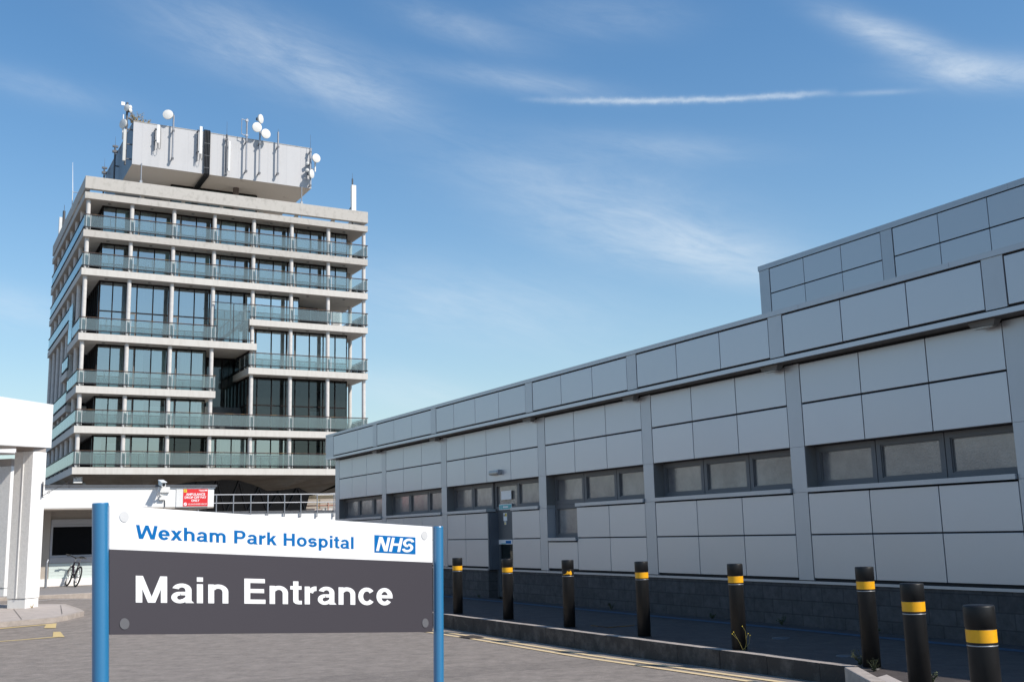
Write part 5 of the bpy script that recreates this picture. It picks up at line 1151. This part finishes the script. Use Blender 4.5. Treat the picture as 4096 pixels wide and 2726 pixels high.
b.tube(bp(0.935, 0.68, -0.07), bp(0.935, 0.68, 0.07), 0.02, 8); b.tube(bp(0.93, 0.66), bp(0.86, 0.92), 0.016, 8); b.build('fork', 'chrome', BK)
b = MB(); st_ = bp(0.86, 0.92); b.tube(st_, bp(0.92, 0.95), 0.018, 8); b.path([bp(0.88, 1.0, -0.31), bp(0.92, 0.99, -0.14), bp(0.93, 0.95, 0), bp(0.92, 0.99, 0.14), bp(0.88, 1.0, 0.31)], 0.018, 8)
h_o = b.build('handlebar', 'black_plastic', BK); b = MB()
for s_ in (-1, 1): b.tube(bp(0.88, 1.0, s_ * 0.2), bp(0.87, 1.0, s_ * 0.34), 0.024, 8); b.tube(bp(0.90, 0.99, s_ * 0.17), bp(0.98, 0.96, s_ * 0.26), 0.008, 6)
b.build('grip', 'black_plastic', h_o); b = MB(); b.tube(bp(0.90, 1.0, 0.17), bp(0.90, 1.03, 0.17), 0.02, 8); b.tube(bp(0.90, 1.0, -0.17), bp(0.90, 1.03, -0.17), 0.02, 8); b.build('shifter', 'chrome', h_o)
b = MB(); b.tube(st, bp(0.235, 0.93), 0.014, 8); s_o = b.build('seat_post', 'chrome', BK); b = MB()
prof = [(0.08, 0.075), (0.14, 0.085), (0.22, 0.06), (0.3, 0.03), (0.36, 0.02)]; rings = []
for f_, hw in prof: rings.append([bp(f_, 0.965 + 0.012 * math.cos(q) + (0.012 if f_ < 0.12 else 0), hw * math.sin(q)) + upv * (0.022 * math.cos(q)) for q in [2 * math.pi * k / 10 for k in range(10)]])
for r0, r1 in zip(rings, rings[1:]):
    for k in range(10): b.face([r0[k], r0[(k + 1) % 10], r1[(k + 1) % 10], r1[k]], True)
b.face(rings[0]); b.face(rings[-1][::-1]); b.build('saddle', 'black_plastic', BK)
b = MB(); b.torus(bb + axl * 0.05, 0.085, 0.006, axl, 20, 6); b.tube(bb - axl * 0.07, bb + axl * 0.07, 0.02, 10); b.tube(bb + axl * 0.075, bb + axl * 0.08 + (hd * 0.6 - upv * 0.8) * 0.17, 0.012, 6); b.tube(bb - axl * 0.075, bb - axl * 0.08 - (hd * 0.6 - upv * 0.8) * 0.17, 0.012, 6)
for s_, d_ in ((1, 1), (-1, -1)): pc = bb + axl * 0.08 * s_ + (hd * 0.6 - upv * 0.8) * 0.17 * d_; b.tube(pc, pc + axl * 0.09 * s_, 0.02, 6)
b.build('crankset', 'galv_dark', BK)
# cycle hoop
ch = root('cycle_stand', ab(3.86, 0.75, 0.36), AB, 'galvanised hoop cycle stand just right of the white column', 'cycle stand')
b = MB(); b.path([(0, 0, 0), (0, 0, 0.86), (0.03, 0.03, 0.95), (0.03, 0.30, 0.97), (0.03, 0.50, 0.90), (0.03, 0.52, 0.0)], 0.036, 10); b.build('hoop', 'galv', ch); b = MB(); b.lathe([(0.001, 0.012), (0.09, 0.012), (0.09, 0)], 16); b.build('base_plate', 'galv_dark', ch)

# ------------------------------------------------------------------ flat roof with guard rail behind
RB = root('flat_roof_block', ab(0, 0, 0), AB, 'low white wall with a dark coping under the roof guard rail, behind the hospital sign', 'building')
kq = Vector((-14.295, 51.215, 0)); RB.location = kq; rl0 = 12.102
def rx_(l): return l - rl0
b = MB(); b.box(rx_(9.2), rx_(26), 0.0, 14, 0.1, 3.085); b.build('wall', 'render_white', RB); b = MB(); b.box(rx_(9.2), rx_(26), -0.05, 14, 3.09, 3.176); b.build('coping', 'galv_dark', RB)
b = MB(); b.box(rx_(9.4), rx_(25), 0.5, 13.8, 3.177, 3.2); b.build('roof', 'roof_felt', RB)
GR = root('guard_rail', kq + Vector((0, 0, 0)), AB, 'galvanised two bar guard rail along the edge of the flat roof', 'railing')
GR.location = kq - (-E2) * 0.09
b = MB(); b.tube((rx_(10), 0, 3.97), (rx_(24), 0, 3.99), 0.028, 10); b.build('top_bar', 'galv', GR); b = MB(); b.tube((rx_(10), 0, 3.575), (rx_(24), 0, 3.59), 0.026, 10); b.build('middle_bar', 'galv', GR)
for l in [11.264 - 0.83] + [11.264, 12.102, 12.913, 13.75, 14.586, 15.414, 16.236, 17.067, 17.944, 18.8, 19.6, 20.5]:
    b = MB(); b.tube((rx_(l), -0.012, 2.86), (rx_(l), -0.012, 3.98), 0.026, 10); b.box(rx_(l) - 0.06, rx_(l) - 0.02, -0.02, 0.088, 2.85, 2.92); b.box(rx_(l) - 0.065, rx_(l) - 0.04, 0.0, 0.03, 2.85, 3.1); b.build('post', 'galv', GR)
# ------------------------------------------------------------------ far low building and pipework seen in the gap
FB = root('low_rise_block', (-26, 104, 0), R(4), 'distant low beige block with a white roof edge, in the gap beside the metal building', 'building')
b = MB(); b.box(-4, 30, 0, 20, 0.2, 5.85); b.build('wall', surf('far_beige', (0.40, 0.34, 0.24), 0.8), FB); b = MB(); b.box(-4.2, 30, -0.2, 20, 5.852, 6.15); b.build('roof_edge', 'antenna_white', FB); b = MB(); b.box(-4.3, 30, -0.3, 20, 6.152, 6.27); b.build('roof', 'galv_dark', FB)
for k in range(6): b = MB(); b.box(3.0 + k * 2.0, 4.6 + k * 2.0, -0.06, 0.0, 4.2, 5.5); b.build('window', 'beige', FB)
PP = root('pipework', (-17.6, 99, 0), R(10), 'tangle of pale and coppery roof pipes left of the metal building corner', 'pipes')
b = MB(); b.tube((-1.8, 0, 4.35), (2.5, 0, 4.4), 0.09, 8); b.tube((-1.6, 0.2, 3.95), (2.5, 0.2, 4.0), 0.13, 8); b.build('pipe', 'pipe_pale', PP)
b = MB(); b.path([(-1.9, -0.2, 3.3), (-1.9, -0.2, 4.7), (2.3, -0.2, 4.72)], 0.06, 8); b.path([(0.3, -0.3, 3.3), (0.3, -0.3, 5.0)], 0.05, 8); b.build('copper_pipe', 'copper', PP)
b = MB(); b.box(-0.2, 0.7, -0.1, 0.8, 3.2, 4.5); b.box(-1.3, -0.8, -0.1, 0.8, 3.2, 4.3); b.build('valve_box', 'antenna_white', PP); b = MB(); b.box(-0.75, -0.25, -0.1, 0.5, 3.2, 4.1); b.box(0.9, 1.5, -0.1, 0.5, 3.2, 4.2); b.build('pump', 'galv_dark', PP); b = MB(); b.box(-2.2, 5, -0.5, 6, 0.1, 3.3); b.build('plinth', 'render_white', PP)

# ------------------------------------------------------------------ weeds
def weed(e, t, h, n, label, mat='leaf', spread=0.5, z=PZ):
    w_o = root('weed', wp(e, t, z), random.uniform(0, 6), label, 'weed'); st_ = MB(); lf = MB()
    for k in range(n):
        a = random.uniform(0, 6.28); tip = Vector((math.cos(a) * spread * h, math.sin(a) * spread * h, h * random.uniform(0.5, 1))); m_ = tip * 0.5 + Vector((0, 0, 0.12 * h)); st_.tube((0, 0, 0), m_, 0.003, 4); st_.tube(m_, tip, 0.003, 4, 0.001)
        for j in range(7):
            c = m_.lerp(tip, j / 6) if j > 2 else Vector((0, 0, 0)).lerp(m_, j / 3 + 0.2); u_ = Vector((random.gauss(0, 1), random.gauss(0, 1), random.gauss(0.3, 0.6))).normalized() * random.uniform(0.012, 0.03); w2 = u_.orthogonal().normalized() * u_.length * 0.45
            lf.face([c, c + u_ * 0.5 + w2, c + u_, c + u_ * 0.5 - w2])
    st_.build('stem', 'stem_dry' if mat == 'stem_dry' else 'leaf', w_o); lf.build('leaves', mat, w_o); return w_o
for e, t, h, n, lab in ((-0.12, 3.35, 0.22, 10, 'upright green weed at the wall foot left of the fourth bollard'), (-0.12, 4.55, 0.26, 12, 'bushy weed at the wall foot just behind the fourth bollard'), (-0.12, 6.6, 0.16, 12, 'low weed at the wall foot right of the fourth bollard'),
                        (-0.14, 8.4, 0.24, 14, 'dark green weed at the wall foot right of the fifth bollard'), (-0.12, 10.4, 0.16, 12, 'low weed at the wall foot left of the sixth bollard'), (-0.14, 13.3, 0.2, 14, 'weed at the wall foot behind the two nearest bollards'),
                        (-0.15, -2.6, 0.12, 10, 'tiny weed in the corner of the door recess'), (-2.98, 12.8, 0.3, 16, 'grassy clump at the foot of the corner bollard, left side'), (-3.3, 13.3, 0.22, 14, 'grassy clump at the foot of the corner bollard, right side'), (-3.55, 14.3, 0.2, 16, 'straggly weed beside the sandy paving flag')):
    weed(e, t, h * 0.6, n, lab)
ww = root('weed', (2.93, 14.46, PZ), 0, 'thin stemmed weed with small yellow buds in front of the fifth bollard', 'weed'); b = MB(); fl_ = MB()
for pts in ([(0, 0, 0), (-0.05, 0, 0.12), (-0.13, -0.02, 0.26), (-0.16, -0.02, 0.31)], [(0.02, 0, 0), (0.06, 0, 0.15), (0.05, -0.01, 0.32), (0.0, -0.02, 0.40)], [(0.0, 0, 0.03), (0.11, 0.01, 0.12), (0.13, 0, 0.25)], [(0.05, 0, 0.2), (0.1, 0, 0.28)], [(-0.1, 0, 0.2), (-0.18, 0, 0.28)]):
    pts = [(p[0] * 0.75, p[1], p[2] * 0.8) for p in pts]; b.path(pts, 0.0022, 4); fl_.ball(pts[-1], 0.007, 6)
b.build('stem', 'stem_dry', ww); fl_.build('bud', 'sign_yellow', ww)
pw = root('weed', (-12.35, 27.75, 0.285), 0, 'small brown and green weed on the island by the canopy column', 'weed'); b = MB()
for k in range(9): a = random.uniform(0, 6.28); b.tube((0, 0, 0), (0.08 * math.cos(a), 0.08 * math.sin(a), random.uniform(0.05, 0.14)), 0.005, 4, 0.002)
b.build('stem', 'leaf_autumn', pw)
bpy.context.view_layer.update()
